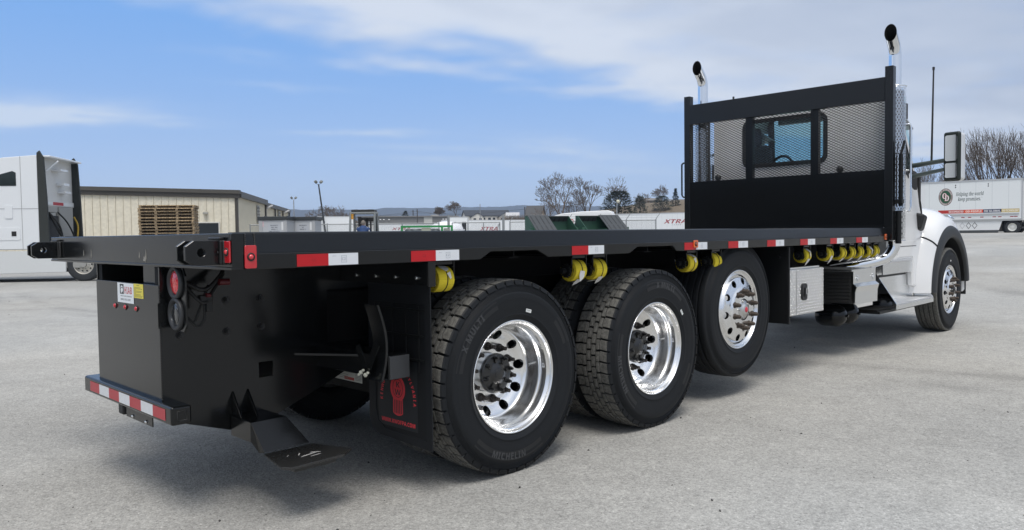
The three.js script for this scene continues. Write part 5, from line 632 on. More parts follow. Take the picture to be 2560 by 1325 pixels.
// rear box between the frame ends
{
  const b = grp('rear_frame_box', truck);
  const prof = [[0.014, 1.168], [0.014, 0.456], [0.07, 0.43], [0.333, 0.344], [0.52, 0.344], [0.64, 0.40], [0.90, 0.502], [1.3, 0.68], [1.3, 1.168]], hole = [[0.495, 0.585], [0.575, 0.585], [0.575, 0.662], [0.495, 0.662]];
  mesh('side_plate', plateXY(prof, 0.426, 0.44, [hole], 0.001), blackPaint, b); mesh('side_plate', plateXY(prof, -0.44, -0.426, [hole], 0.001), blackPaint, b);
  mesh('rear_plate', [box(0.010, 0.020, 0.53, 1.083, -0.437, 0.437, 0.002)], blackPaint, b);
  mesh('shelf', [box(0.022, 0.5, 1.070, 1.082, -0.425, 0.425)], blackPaint, b); mesh('post', [box(0.05, 0.2, 1.083, 1.171, 0.14, 0.33, 0.003)], blackPaint, b);
  mesh('inner_plate', [box(0.8, 0.812, 0.47, 1.168, -0.42, 0.42), box(0.34, 0.62, 0.40, 0.41, -0.42, 0.42), box(0.03, 0.04, 0.55, 1.06, -0.42, 0.42)], darkFrame, b);
  for (const [x, y] of [[0.33, 0.993], [0.51, 0.991], [0.33, 0.838], [0.513, 0.847], [0.101, 0.842]]) mesh('bolt', [cylZ(0.020, 0.44, 0.444, x, y, 16), cylZ(0.0145, 0.444, 0.458, x, y, 6), cylZ(0.008, 0.458, 0.466, x, y, 10)], weldMat, b);
  for (const z of [-0.143, 0.004, 0.154]) { mesh('identification_light', T(new THREE.SphereGeometry(0.0125, 14, 8), 0.010, 0.958, z), redLens, b); mesh('lamp_grommet', T(new THREE.TorusGeometry(0.0125, 0.003, 6, 18), 0.0085, 0.958, z, 0, PI / 2), blackPlastic, b); }
  const hiab = canvas(256, 352, (x, W, H) => { x.fillStyle = '#e4e8ea'; x.fillRect(0, 0, W, H); x.fillStyle = '#15181c'; x.fillRect(40, 22, 62, 178); x.fillStyle = '#e4e8ea'; x.beginPath(); x.moveTo(58, 52); x.bezierCurveTo(84, 40, 92, 70, 84, 96); x.bezierCurveTo(98, 120, 84, 128, 88, 150); x.lineTo(58, 190); x.lineTo(50, 120); x.bezierCurveTo(66, 110, 44, 80, 58, 52); x.fill(); x.fillStyle = '#15181c'; x.beginPath(); x.arc(72, 84, 10, 0, 7); x.fill(); x.fillStyle = '#b4262f'; x.save(); x.translate(108, 188); x.scale(0.62, 2.05); x.font = 'bold 84px sans-serif'; x.fillText('HIAB', 0, 0); x.restore(); x.fillStyle = '#30343a'; x.save(); x.translate(46, 244); x.scale(0.62, 1); x.font = 'bold 31px sans-serif'; x.fillText('SALES AND SERVICE', 0, 0); x.translate(0, 66); x.scale(1.0, 1.2); x.font = 'bold 39px sans-serif'; x.fillText('(800) 852-2201', 0, 0); x.restore(); });
  mesh('dealer_sticker', plane(0.226, 0.10, 0.0085, 1.0295, 0.008, -PI / 2), M({ map: hiab, roughness: 0.4 }), b, { uv: true });
  const yel = canvas(192, 112, (x, W, H) => { x.fillStyle = '#dfd14a'; x.fillRect(0, 0, W, H); x.fillStyle = '#5a5520'; x.font = 'bold 11px sans-serif'; x.fillText('WARNING', 62, 16); for (let i = 0; i < 9; i++) x.fillRect(8, 28 + i * 9, i === 2 || i === 5 ? 40 : 130 + ((i * 37) % 44), 3); });
  mesh('yellow_sticker', plane(0.127, 0.070, 0.0088, 1.046, 0.186, -PI / 2), M({ map: yel, roughness: 0.45 }), b, { uv: true });
  // bumper
  const bp = grp('rear_bumper', truck);
  mesh('bumper_bar', [box(-0.018, 0.075, 0.455, 0.5415, -0.605, 0.615, 0.012)], blackPaint, bp);
  mesh('corner_weld', Array.from({ length: 46 }, (_, i) => T(new THREE.SphereGeometry(0.0045, 6, 4), 0.013, 0.548 + i * 0.0117, 0.438)), weldMat, b);
  mesh('end_weld', [T(new THREE.TorusGeometry(0.03, 0.003, 5, 4), 0.03, 0.498, 0.6155, 0, 0, PI / 4)], weldMat, bp);
  const red = M({ color: C(0.50, 0.03, 0.045), roughness: 0.35, map: dusty }), wht = M({ color: C(0.80, 0.82, 0.84), roughness: 0.35, map: dusty });
  for (let i = 0; i < 7; i++) mesh('reflective_tape', plane(0.15, 0.053, -0.0195, 0.498, -0.425 + i * 0.15, -PI / 2), i % 2 ? wht : red, bp);
  mesh('licence_plate_holder', [box(0.03, 0.036, 0.383, 0.456, -0.10, 0.255, 0.002), T(new THREE.SphereGeometry(0.008, 8, 6), 0.029, 0.398, 0.0), T(new THREE.SphereGeometry(0.008, 8, 6), 0.029, 0.399, 0.18)], blackPaint, bp);
  for (const z of [0.0, 0.18]) mesh('bolt', [T(new THREE.SphereGeometry(0.0085, 10, 8), 0.0275, 0.3985, z)], sheetAlu, bp);
  mesh('plate_lamp', [box(0.02, 0.06, 0.385, 0.45, -0.19, -0.12, 0.01)], blackPlastic, bp);
}
// tail lights with their harness
{
  const t = grp('tail_light', truck);
  mesh('bracket', [plateZY([[0.434, 0.885], [0.60, 0.872], [0.628, 0.905], [0.628, 1.13], [0.60, 1.168], [0.434, 1.168]], 0.056, 0.064, [circ(0.53, 1.097, 0.06, 24), circ(0.53, 0.952, 0.06, 24)], 0.001), box(0.0, 0.058, 0.882, 1.0, 0.442, 0.448)], blackPaint, t);
  for (const y of [1.097, 0.952]) mesh('bezel', T(xf(latheZ([[0.055, 0.004], [0.060, 0.014], [0.070, 0.015], [0.076, 0.010], [0.078, 0.0], [0.074, -0.004]].reverse(), 40), new THREE.Matrix4().makeRotationY(-PI / 2)), 0.054, y, 0.53), M({ color: C(0.03, 0.032, 0.035), roughness: 0.45 }), t);
  const dome = (y) => T(xf(latheZ([[0, 0.013], [0.02, 0.0125], [0.04, 0.010], [0.054, 0.005], [0.058, -0.004]].reverse(), 32), new THREE.Matrix4().makeRotationY(-PI / 2)), 0.054, y, 0.53);
  mesh('red_lens', [dome(1.097)], P({ color: C(0.80, 0.016, 0.025), roughness: 0.25, clearcoat: 1, clearcoatRoughness: 0.04, bumpMap: tex(64, 64, (i, j) => ((i % 16) - 8) ** 2 + ((j % 16) - 8) ** 2 < 40 ? 1 : 0.2, false, 6), bumpScale: 0.004 }), t);
  mesh('dark_lens', [dome(0.952), ...[0.014, 0.024, 0.034, 0.044].map((r) => T(new THREE.TorusGeometry(r, 0.0016, 6, 32), 0.042 + r * 0.06, 0.952, 0.53, 0, PI / 2))], P({ color: C(0.018, 0.02, 0.022), roughness: 0.2, clearcoat: 1, clearcoatRoughness: 0.03 }), t);
  mesh('wiring', [tube([[0.08, 1.10, 0.55], [0.16, 1.06, 0.58], [0.24, 1.11, 0.56], [0.30, 1.16, 0.5]], 0.010), tube([[0.08, 1.08, 0.56], [0.15, 1.0, 0.59], [0.2, 1.04, 0.57], [0.28, 1.13, 0.53]], 0.008), tube([[0.08, 0.95, 0.55], [0.13, 0.89, 0.57], [0.165, 0.93, 0.57], [0.17, 1.03, 0.56], [0.22, 1.09, 0.55]], 0.006), tube([[0.08, 0.96, 0.54], [0.12, 0.91, 0.55], [0.15, 0.97, 0.55], [0.2, 1.08, 0.54]], 0.005), T(box(0.14, 0.20, 1.0, 1.035, 0.55, 0.59, 0.006), 0, 0, 0, 0, 0, 0), box(0.17, 0.20, 0.955, 1.01, 0.555, 0.585, 0.005)], blackPlastic, t);
  mesh('connector', [cylX(0.016, 0.235, 0.285, 1.092, 0.575, 10), cylX(0.010, 0.165, 0.185, 1.035, 0.595, 8)], M({ color: C(0.09, 0.008, 0.012), roughness: 0.5 }), t);
}
// side step under the rear box
{
  const s = grp('side_step', truck);
  mesh('step_tube', [plateXY([[0.335, 0.32], [0.52, 0.32], [0.52, 0.415], [0.335, 0.415]], 0.442, 0.66, [], 0.006)], blackPaint, s);
  for (const x of [0.352, 0.432]) mesh('gusset', plateZY([[0.441, 0.415], [0.54, 0.412], [0.441, 0.535]], x - 0.005, x + 0.005, [], 0.001), blackPaint, s);
  const slope = new THREE.BufferGeometry(), q = [[0.345, 0.405, 0.62], [0.53, 0.405, 0.62], [0.76, 0.285, 0.60], [0.40, 0.285, 0.60]];
  void slope; void q;
  // sloped throat: from the tube's end down to the foot plate
  const A = [[0.335, 0.415, 0.66], [0.52, 0.415, 0.66], [0.60, 0.282, 0.74], [0.36, 0.282, 0.74]], pos = []; const quad = (a, b, c, d) => pos.push(...a, ...b, ...c, ...a, ...c, ...d);
  const dn = A.map(([x, y, z]) => [x, y - 0.095 * (y > 0.3 ? 1 : 0.15), z - (y > 0.3 ? 0 : 0.05)]);
  quad(A[0], A[3], A[2], A[1]); quad(dn[0], dn[1], dn[2], dn[3]); quad(A[0], dn[0], dn[3], A[3]); quad(A[1], A[2], dn[2], dn[1]);
  const g = new THREE.BufferGeometry(); g.setAttribute('position', new THREE.Float32BufferAttribute(pos, 3)); g.computeVertexNormals();
  mesh('step_throat', [g], blackPaint, s);
  mesh('foot_plate', [plateXZ([[0.36, 0.735], [0.31, 0.99], [0.34, 1.03], [0.62, 1.02], [0.70, 0.96], [0.62, 0.735]], 0.262, 0.274, [], 0.002), box(0.38, 0.60, 0.232, 0.262, 0.86, 0.98, 0.003)], P({ color: C(0.032, 0.032, 0.031), roughness: 0.34, roughnessMap: grime, map: dusty }), s);
  const scr = M({ color: C(0.62, 0.60, 0.56), roughness: 0.6 });
  mesh('paint_scratch', [[0.50, 0.90, 0.10, 0.010, 0.2], [0.545, 0.885, 0.05, 0.009, -0.6], [0.47, 0.865, 0.04, 0.007, 0.9], [0.52, 0.93, 0.06, 0.005, 0.1], [0.42, 0.85, 0.03, 0.003, 0.7]].map(([x, z, l, w, a]) => T(ext([[-l / 2, -w * 0.3], [-l * 0.2, -w / 2], [l / 2, -w * 0.2], [l * 0.35, w / 2], [-l * 0.3, w * 0.4]], 0.0008), x, 0.2745, z, -PI / 2, 0, a)), scr, s);
}
// forklift-mount arm with its curved guide, and mud flap
{
  const a = grp('mounting_arm', truck);
  mesh('arm_tube', [box(0.83, 0.955, 0.60, 0.72, 0.43, 1.095, 0.008), plateXZ([[0.63, 0.56], [0.83, 0.44], [0.83, 0.86]], 0.695, 0.706)], blackPaint, a);
  mesh('end_cap', [box(0.834, 0.951, 0.604, 0.716, 1.095, 1.100, 0.002)], P({ color: C(0.035, 0.037, 0.04), roughness: 0.45 }), a);
  const arc = []; for (let i = 0; i <= 14; i++) { const t = i / 14; arc.push([0.782 + 0.012 * t + 0.042 * Math.sin(t * PI * 0.95), 0.97 - 0.37 * t]); }
  mesh('curved_guide', [toCreasedNormals(plateXY([...arc, ...arc.map(([x, y]) => [x - 0.013, y]).reverse()], 0.985, 1.09), 0.6)], blackPaint, a);
  mesh('brace', [T(plateZY([[-0.02, 0], [0.02, 0], [0.02, 0.19], [-0.02, 0.19]], 0, 0.008), 0.768, 0.625, 0.985, 0.55)], blackPaint, a); mesh('brace', [T(plateZY([[-0.02, 0], [0.02, 0], [0.02, 0.16], [-0.02, 0.16]], 0, 0.008), 0.770, 0.625, 1.0, -0.55)], blackPaint, a);
  for (let i = 0; i < 5; i++) mesh('paint_chip', T(new THREE.IcosahedronGeometry(0.008 + 0.004 * (i % 2), 0), 0.745 + 0.004 * i, 0.628 + 0.011 * (i % 3), 0.965 + 0.013 * i, i, i, i), M({ color: C(0.5, 0.5, 0.42), roughness: 0.8 }), a);
  const f = grp('mud_flap', truck);
  const out = [[0.70, 1.07], [0.692, 0.34], [0.72, 0.285], [0.78, 0.262], [1.205, 0.247], [1.205, 1.07]];
  mesh('flap_panel', [plateZY(out, 1.000, 1.008, [], 0.002)], P({ color: C(0.008, 0.0092, 0.011), roughness: 0.5, specularIntensity: 0.5, map: dusty }), f);
  mesh('flap_rim', [plateZY([[0.692, 1.07], [0.684, 0.34], [0.715, 0.277], [0.78, 0.253], [1.212, 0.238], [1.212, 1.07]], 0.996, 1.003, [[[0.745, 0.96], [1.165, 0.96], [1.165, 0.285], [0.82, 0.297], [0.765, 0.33], [0.745, 0.39]]], 0.0015)], P({ color: C(0.0105, 0.012, 0.0145), roughness: 0.5, specularIntensity: 0.5, map: dusty }), f);
  for (const z of [0.79, 0.90, 1.01, 1.115]) mesh('flap_rib', [box(0.9955, 1.0, 0.62, 0.95, z - 0.005, z + 0.005, 0.001)], blackSteel, f);
  for (const y of [0.68, 0.80, 0.93]) mesh('flap_rib', [box(0.9955, 0.9998, y - 0.005, y + 0.005, 0.75, 1.16, 0.001)], blackSteel, f);
  mesh('flap_hanger', [box(0.985, 0.996, 1.055, 1.165, 0.44, 1.208, 0.002), box(0.985, 1.03, 1.05, 1.20, 1.209, 1.216)], blackPaint, f);
  for (const z of [0.615, 0.79, 0.96, 1.13]) mesh('bolt', [cylX(0.0125, 0.976, 0.985, 1.092, z, 6), cylX(0.007, 0.970, 0.977, 1.092, z, 8)], sheetAlu, f);
  const logo = canvas(512, 720, (x, W, H) => {
    x.fillStyle = '#0f1318'; x.fillRect(0, 0, W, H); for (let i = 0; i < 500; i++) { x.fillStyle = `rgba(150,155,160,${0.05 + 0.12 * rnd()})`; x.fillRect(rnd() * W, rnd() * H, 1.5, 1.5); }
    const red = '#d4323b'; x.fillStyle = red; x.font = 'bold 47px sans-serif'; x.textAlign = 'center'; x.textBaseline = 'middle';
    const s = 'KENWORTH OF PENNSYLVANIA', cx = 262, cy = 425, rx = 214, ry = 330;
    for (let i = 0; i < s.length; i++) { const t = PI * (0.985 + (1.03 * i) / (s.length - 1)), px = cx + rx * Math.cos(t), py = cy + ry * Math.sin(t); x.save(); x.translate(px, py); x.rotate(Math.atan2(ry * Math.cos(t), -rx * Math.sin(t))); x.fillText(s[i], 0, 0); x.restore(); }
    x.save(); x.translate(262, 350); x.lineWidth = 7; x.strokeStyle = red; x.fillStyle = '#b92a33';
    x.beginPath(); x.moveTo(-46, -205); x.quadraticCurveTo(0, -232, 46, -205); x.lineTo(52, -150); x.bezierCurveTo(100, -100, 104, 10, 56, 60); x.lineTo(58, 215); x.quadraticCurveTo(0, 262, -58, 215); x.lineTo(-56, 60); x.bezierCurveTo(-104, 10, -100, -100, -52, -150); x.closePath(); x.fill(); x.stroke();
    x.fillStyle = '#0f1318'; for (let i = -2; i <= 2; i++) { x.fillRect(i * 19 - 4, -200, 8, 44); x.fillRect(i * 21 - 5, 78, 10, 140); }
    x.strokeStyle = '#0f1318'; x.lineWidth = 6; x.beginPath(); x.ellipse(0, -46, 62, 94, 0, 0, 7); x.stroke(); x.font = 'bold 84px sans-serif'; x.fillText('K', 0, -84); x.fillText('W', 0, -4); x.restore();
    x.fillStyle = '#d8333c'; x.save(); x.translate(262, 660); x.scale(0.86, 1.12); x.font = 'bold 52px sans-serif'; x.fillText('WWW.KWOFPA.COM', 0, 0); x.restore();
  });
  mesh('printed_logo', plane(0.335, 0.355, 0.9992, 0.4895, 0.93, -PI / 2), M({ map: logo, roughness: 0.5 }), f, { uv: true });
  // labelled beam beside the flap
  const bm = grp('cross_beam', truck); mesh('beam', [box(1.08, 1.2, 0.43, 0.56, -0.42, 0.68, 0.004)], darkFrame, bm);
  mesh('warning_sticker', plane(0.36, 0.062, 1.0785, 0.505, 0.32, -PI / 2), M({ map: canvas(360, 62, (x) => { x.fillStyle = '#b9bab2'; x.fillRect(0, 0, 360, 62); x.fillStyle = '#a03026'; x.fillRect(60, 6, 70, 14); x.fillRect(180, 40, 100, 16); x.fillStyle = '#70706a'; for (let i = 0; i < 6; i++) { x.fillRect(10 + (i % 2) * 120, 26 + (i >> 1) * 10, 90, 3); x.fillRect(290, 8 + i * 8, 60, 3); } }), roughness: 0.5 }), bm, { uv: true });
}
// winches with rolled yellow straps along the right side
{
  const yellow = tex(128, 128, (i, j) => { const w = 0.86 + 0.14 * (((i >> 1) + (j >> 1)) % 2) - 0.1 * (j % 32 < 2 ? 1 : 0) + 0.08 * (L128(i, j) - 0.5); return [0.93 * w, 0.84 * w, 0.20 * w]; }, true, 9);
  const webbing = M({ map: yellow, roughness: 0.88 }), tagMat = M({ color: C(0.72, 0.71, 0.68), roughness: 0.6 }), band = M({ color: C(0.012), roughness: 0.6 });
  const spiral = (() => { const pts = [], n = 30, turns = 3, t = 0.0042; const f = (a) => [Math.cos(a), Math.sin(a)]; for (let i = 0; i <= n * turns; i++) { const a = (i / n) * 2 * PI, r = 0.042 + 0.0062 * (a / (2 * PI)) + 0.001 * Math.sin(a * 2); pts.push([r * f(a)[0], r * f(a)[1]]); } for (let i = n * turns; i >= 0; i--) { const a = (i / n) * 2 * PI, r = 0.042 + t + 0.0062 * (a / (2 * PI)) + 0.001 * Math.sin(a * 2); pts.push([r * f(a)[0], r * f(a)[1]]); } return pts; })();
  const proto = grp('winch', truck);
  mesh('strap_roll', [T(xf(ext(spiral, 0.100), ZY), -0.05, 0, 0), T(xf(latheZ([[0.061, 0], [0.0645, 0.002], [0.0655, 0.05], [0.0645, 0.098], [0.061, 0.1]].reverse(), 30), new THREE.Matrix4().makeRotationY(PI / 2)), -0.05, 0, 0)], webbing, proto);
  mesh('winch_bracket', [plateZY([[-0.055, 0.09], [0.04, 0.09], [0.04, 0.0], [0.025, -0.03], [-0.03, -0.03], [-0.045, 0.0]], -0.064, -0.058), plateZY([[-0.055, 0.09], [0.05, 0.09], [0.05, 0.01], [-0.055, 0.01]], 0.057, 0.063), box(-0.064, 0.063, 0.075, 0.09, -0.05, 0.045)], blackPaint, proto);
  mesh('ratchet', [cylX(0.036, -0.082, -0.066, 0, 0, 14), ...Array.from({ length: 12 }, (_, i) => T(new THREE.BoxGeometry(0.014, 0.010, 0.010), -0.074, 0.037 * Math.cos((i * PI) / 6), 0.037 * Math.sin((i * PI) / 6), (i * PI) / 6)), cylX(0.016, -0.115, -0.08, 0, 0, 12)], blackSteel, proto);
  mesh('rubber_band', [T(new THREE.TorusGeometry(0.0668, 0.0026, 6, 36), 0.004, 0, 0, 0.08, PI / 2)], band, proto);
  const xs = [1.147, 2.21, 2.41, 3.475, 3.82, 5.405, 5.90, 6.215, 6.45, 6.665, 6.90, 7.10];
  xs.forEach((x, i) => {
    const w = i ? proto.clone() : proto; if (i) truck.add(w); w.position.set(x, 1.077, 1.10); w.rotation.x = i * 1.3;
    w.children.forEach((c) => { if (c.name === 'winch_bracket') c.rotation.x = -i * 1.3; });
    const q = mul(40 + i), a = i === 0 || i === 3 ? 0.9 : -0.25 - 0.5 * q();
    const tagPts = [[-0.02, 0.0], [0.022, 0.0], [0.024, 0.03], [0.012, 0.055 + 0.02 * q()], [-0.012, 0.048], [-0.022, 0.03]];
    const tg = T(ext(tagPts, 0.002, [], 0.0005), 0.006 * (q() - 0.5), 0.005, 0.0685, 0, 0, PI + 0.3 * (q() - 0.5));
    const t2 = T(ext([[-0.012, 0], [0.014, 0], [0.008, 0.035], [-0.004, 0.03]], 0.002), 0.012, -0.045, 0.055, 0.9, 0.5 * (q() - 0.5), PI + q());
    mesh('strap_tag', [T(join([tg, t2]), 0, 0, 0, -a - i * 1.3 + (i === 0 || i === 3 ? -0.3 : 0.25))], tagMat, w);
  });
}
// toolbox, flap and tanks ahead of the lifted axle
const treadPlate = M({ color: C(0.80, 0.805, 0.81), metalness: 1, roughness: 0.2 });
{
  const t = grp('toolbox', truck);
  { const lugs = [], lug = new THREE.SphereGeometry(1, 6, 4); for (let i = 0; i < 30; i++) for (let j = 0; j < 15; j++) { const x = 4.962 + i * 0.0268, y = 0.570 + j * 0.0268; if (Math.hypot((x - 5.325) / 0.06, (y - 0.755) / 0.085) < 1 || Math.abs(x - 5.183) < 0.010) continue; const a = (i + j) % 2 ? 0.7854 : -0.7854; lugs.push(xf(lug, new THREE.Matrix4().compose(v3(x, y, x > 5.183 ? 1.1515 : 1.1495), new THREE.Quaternion().setFromEuler(new THREE.Euler(0, 0, a)), v3(0.0125, 0.0040, 0.0026)))); } mesh('raised_lugs', lugs, M({ color: C(0.84), metalness: 1, roughness: 0.2 }), t, { kind: 'stuff' }); }
  mesh('toolbox_body', [box(4.945, 5.745, 0.553, 0.962, 0.72, 1.140, 0.006), box(4.95, 5.70, 0.962, 0.978, 0.74, 1.13, 0.003)], treadPlate, t);
  mesh('toolbox_door', [box(5.186, 5.742, 0.556, 0.959, 1.142, 1.152, 0.003), box(4.946, 5.180, 0.556, 0.959, 1.142, 1.150, 0.003)], treadPlate, t);
  mesh('latch', [T(ext(rrect(-0.048, 0.048, -0.075, 0.075, 0.03), 0.012, [], 0.003), 5.325, 0.755, 1.152), box(5.305, 5.335, 0.715, 0.80, 1.163, 1.175, 0.005), T(new THREE.TorusGeometry(0.045, 0.006, 6, 20), 5.325, 0.755, 1.162)], blackPlastic, t);
  mesh('latch_handle', [box(5.318, 5.330, 0.735, 0.79, 1.174, 1.180, 0.002)], chrome, t);
  const f = grp('mud_flap', truck); mesh('flap_panel', [box(4.915, 4.932, 0.505, 1.165, 0.74, 1.195, 0.004)], blackSteel, f); mesh('flap_rim', [box(4.913, 4.936, 0.505, 1.165, 1.195, 1.203, 0.002)], blackSteel, f);
  for (const z of [0.9, 1.12]) mesh('bolt', [cylX(0.012, 4.904, 4.916, 1.08, z, 6)], sheetAlu, f);
  const b = grp('battery_box', truck);
  const slats = []; for (let i = 0; i < 9; i++) slats.push(box(6.45, 6.47, 0.575 + i * 0.035, 0.597 + i * 0.035, 0.80, 1.12, 0.004));
  mesh('box_body', [box(6.468, 7.03, 0.56, 0.885, 0.62, 1.13), ...slats], blackPlastic, b);
  mesh('box_cover', [box(6.43, 7.06, 0.885, 0.905, 0.6, 1.15, 0.003), plateZY([[1.15, 0.905], [1.154, 0.905], [1.154, 0.765], [1.19, 0.735], [1.175, 0.68], [1.172, 0.555], [1.168, 0.555], [1.168, 0.68], [1.182, 0.73], [1.15, 0.76]], 6.455, 7.06)], sheetAlu, b);
  for (const x of [6.56, 6.98]) mesh('t_latch', [box(x - 0.03, x + 0.03, 0.81, 0.822, 1.156, 1.168, 0.004), box(x - 0.008, x + 0.008, 0.785, 0.845, 1.155, 1.164, 0.003)], chrome, b);
  for (const x of [6.66, 6.98]) mesh('air_tank', [T(latheY([[0, -0.16], [0.05, -0.152], [0.09, -0.13], [0.112, -0.09], [0.116, -0.07], [0.116, 0.05], [0.1185, 0.052], [0.116, 0.056], [0.112, 0.08], [0.09, 0.125], [0.05, 0.152], [0.0, 0.16]], 32), x, 0.415, 0.85, PI / 2), cylZ(0.014, 1.005, 1.03, x, 0.415, 10)], blackGloss, truck);
  mesh('tank_bracket', [box(6.5, 8.8, 0.46, 0.50, 0.55, 0.62), ...Array.from({ length: 7 }, (_, i) => cylY(0.012, 0.43, 0.46, 7.2 + i * 0.12, 0.6, 6)), box(7.2, 8.7, 0.415, 0.44, 0.9, 1.12, 0.004)], darkFrame, truck);
}
// headboard
{
  const h = grp('headboard', truck), x0 = 7.225, x1 = 7.31;
  mesh('post', [box(x0, x1, 1.19, 3.02, 1.178, 1.262, 0.005)], blackPaint, h); mesh('post', [box(x0, x1, 1.19, 3.025, -1.262, -1.178, 0.005)], blackPaint, h);
  mesh('top_beam', [box(x0 - 0.004, x1 - 0.02, 2.662, 2.910, -1.178, 1.178, 0.004)], blackPaint, h);
  mesh('lower_plate', [box(x0 + 0.01, x0 + 0.016, 1.325, 1.937, -1.178, 1.178)], blackGloss, h);
  for (const z of [-0.378, 0.418]) mesh('upright', [box(x0 + 0.022, x1, 1.936, 2.662, z - 0.045, z + 0.045, 0.004)], blackPaint, h);
  mesh('base_angle', [box(7.12, 7.225, 1.322, 1.330, -1.17, 1.17), box(x0 - 0.006, x0 + 0.009, 1.33, 1.345, -1.178, 1.178)], blackPaint, h);
  // expanded metal: rows of zigzag strands
  const pos = [], dz = 0.0275, dy = 0.0145, ww = 0.0016, nz = Math.round(2.356 / dz), ny = Math.round(0.726 / dy);
  const bar = (z0, y0, z1, y1) => { const xx = x0 + 0.012, l = Math.hypot(z1 - z0, y1 - y0), nzv = (-(y1 - y0) / l) * ww, nyv = ((z1 - z0) / l) * ww, c = [[xx, y0 - nyv, z0 - nzv], [xx, y1 - nyv, z1 - nzv], [xx, y1 + nyv, z1 + nzv], [xx, y0 + nyv, z0 + nzv]], d = c.map((p) => [p[0] + 0.006, p[1] + 0.003, p[2]]); const q = (a, b, e, f) => pos.push(...a, ...b, ...e, ...a, ...e, ...f); q(c[0], c[1], c[2], c[3]); q(c[3], c[2], d[2], d[3]); q(c[0], d[0], d[1], c[1]); };
  for (let j = 0; j < ny; j++) for (let i = 0; i < nz; i++) { const y0 = 1.937 + j * dy, z0 = -1.178 + i * dz, up = (i + j) % 2; bar(z0, up ? y0 : y0 + dy, z0 + dz, up ? y0 + dy : y0); }
  const g = new THREE.BufferGeometry(); g.setAttribute('position', new THREE.Float32BufferAttribute(pos, 3)); g.computeVertexNormals();
  mesh('expanded_mesh', [g], blackPaint, h, { kind: 'stuff' });
  mesh('grab_handle', [tube([[7.27, 2.19, -1.262], [7.27, 2.19, -1.30], [7.27, 2.17, -1.325], [7.27, 1.78, -1.325], [7.27, 1.75, -1.30], [7.27, 1.75, -1.262]], 0.011, 8, 40, 0.05)], blackPaint, h);
  mesh('air_line_holder', [cylY(0.022, 1.55, 2.10, 7.36, 1.30, 12), tube([[7.36, 2.1, 1.30], [7.38, 2.16, 1.31], [7.40, 2.24, 1.32]], 0.014), cylY(0.03, 1.15, 1.5, 7.36, 1.28, 12), box(7.3, 7.37, 1.58, 1.62, 1.25, 1.33)], blackSteel, h);
}
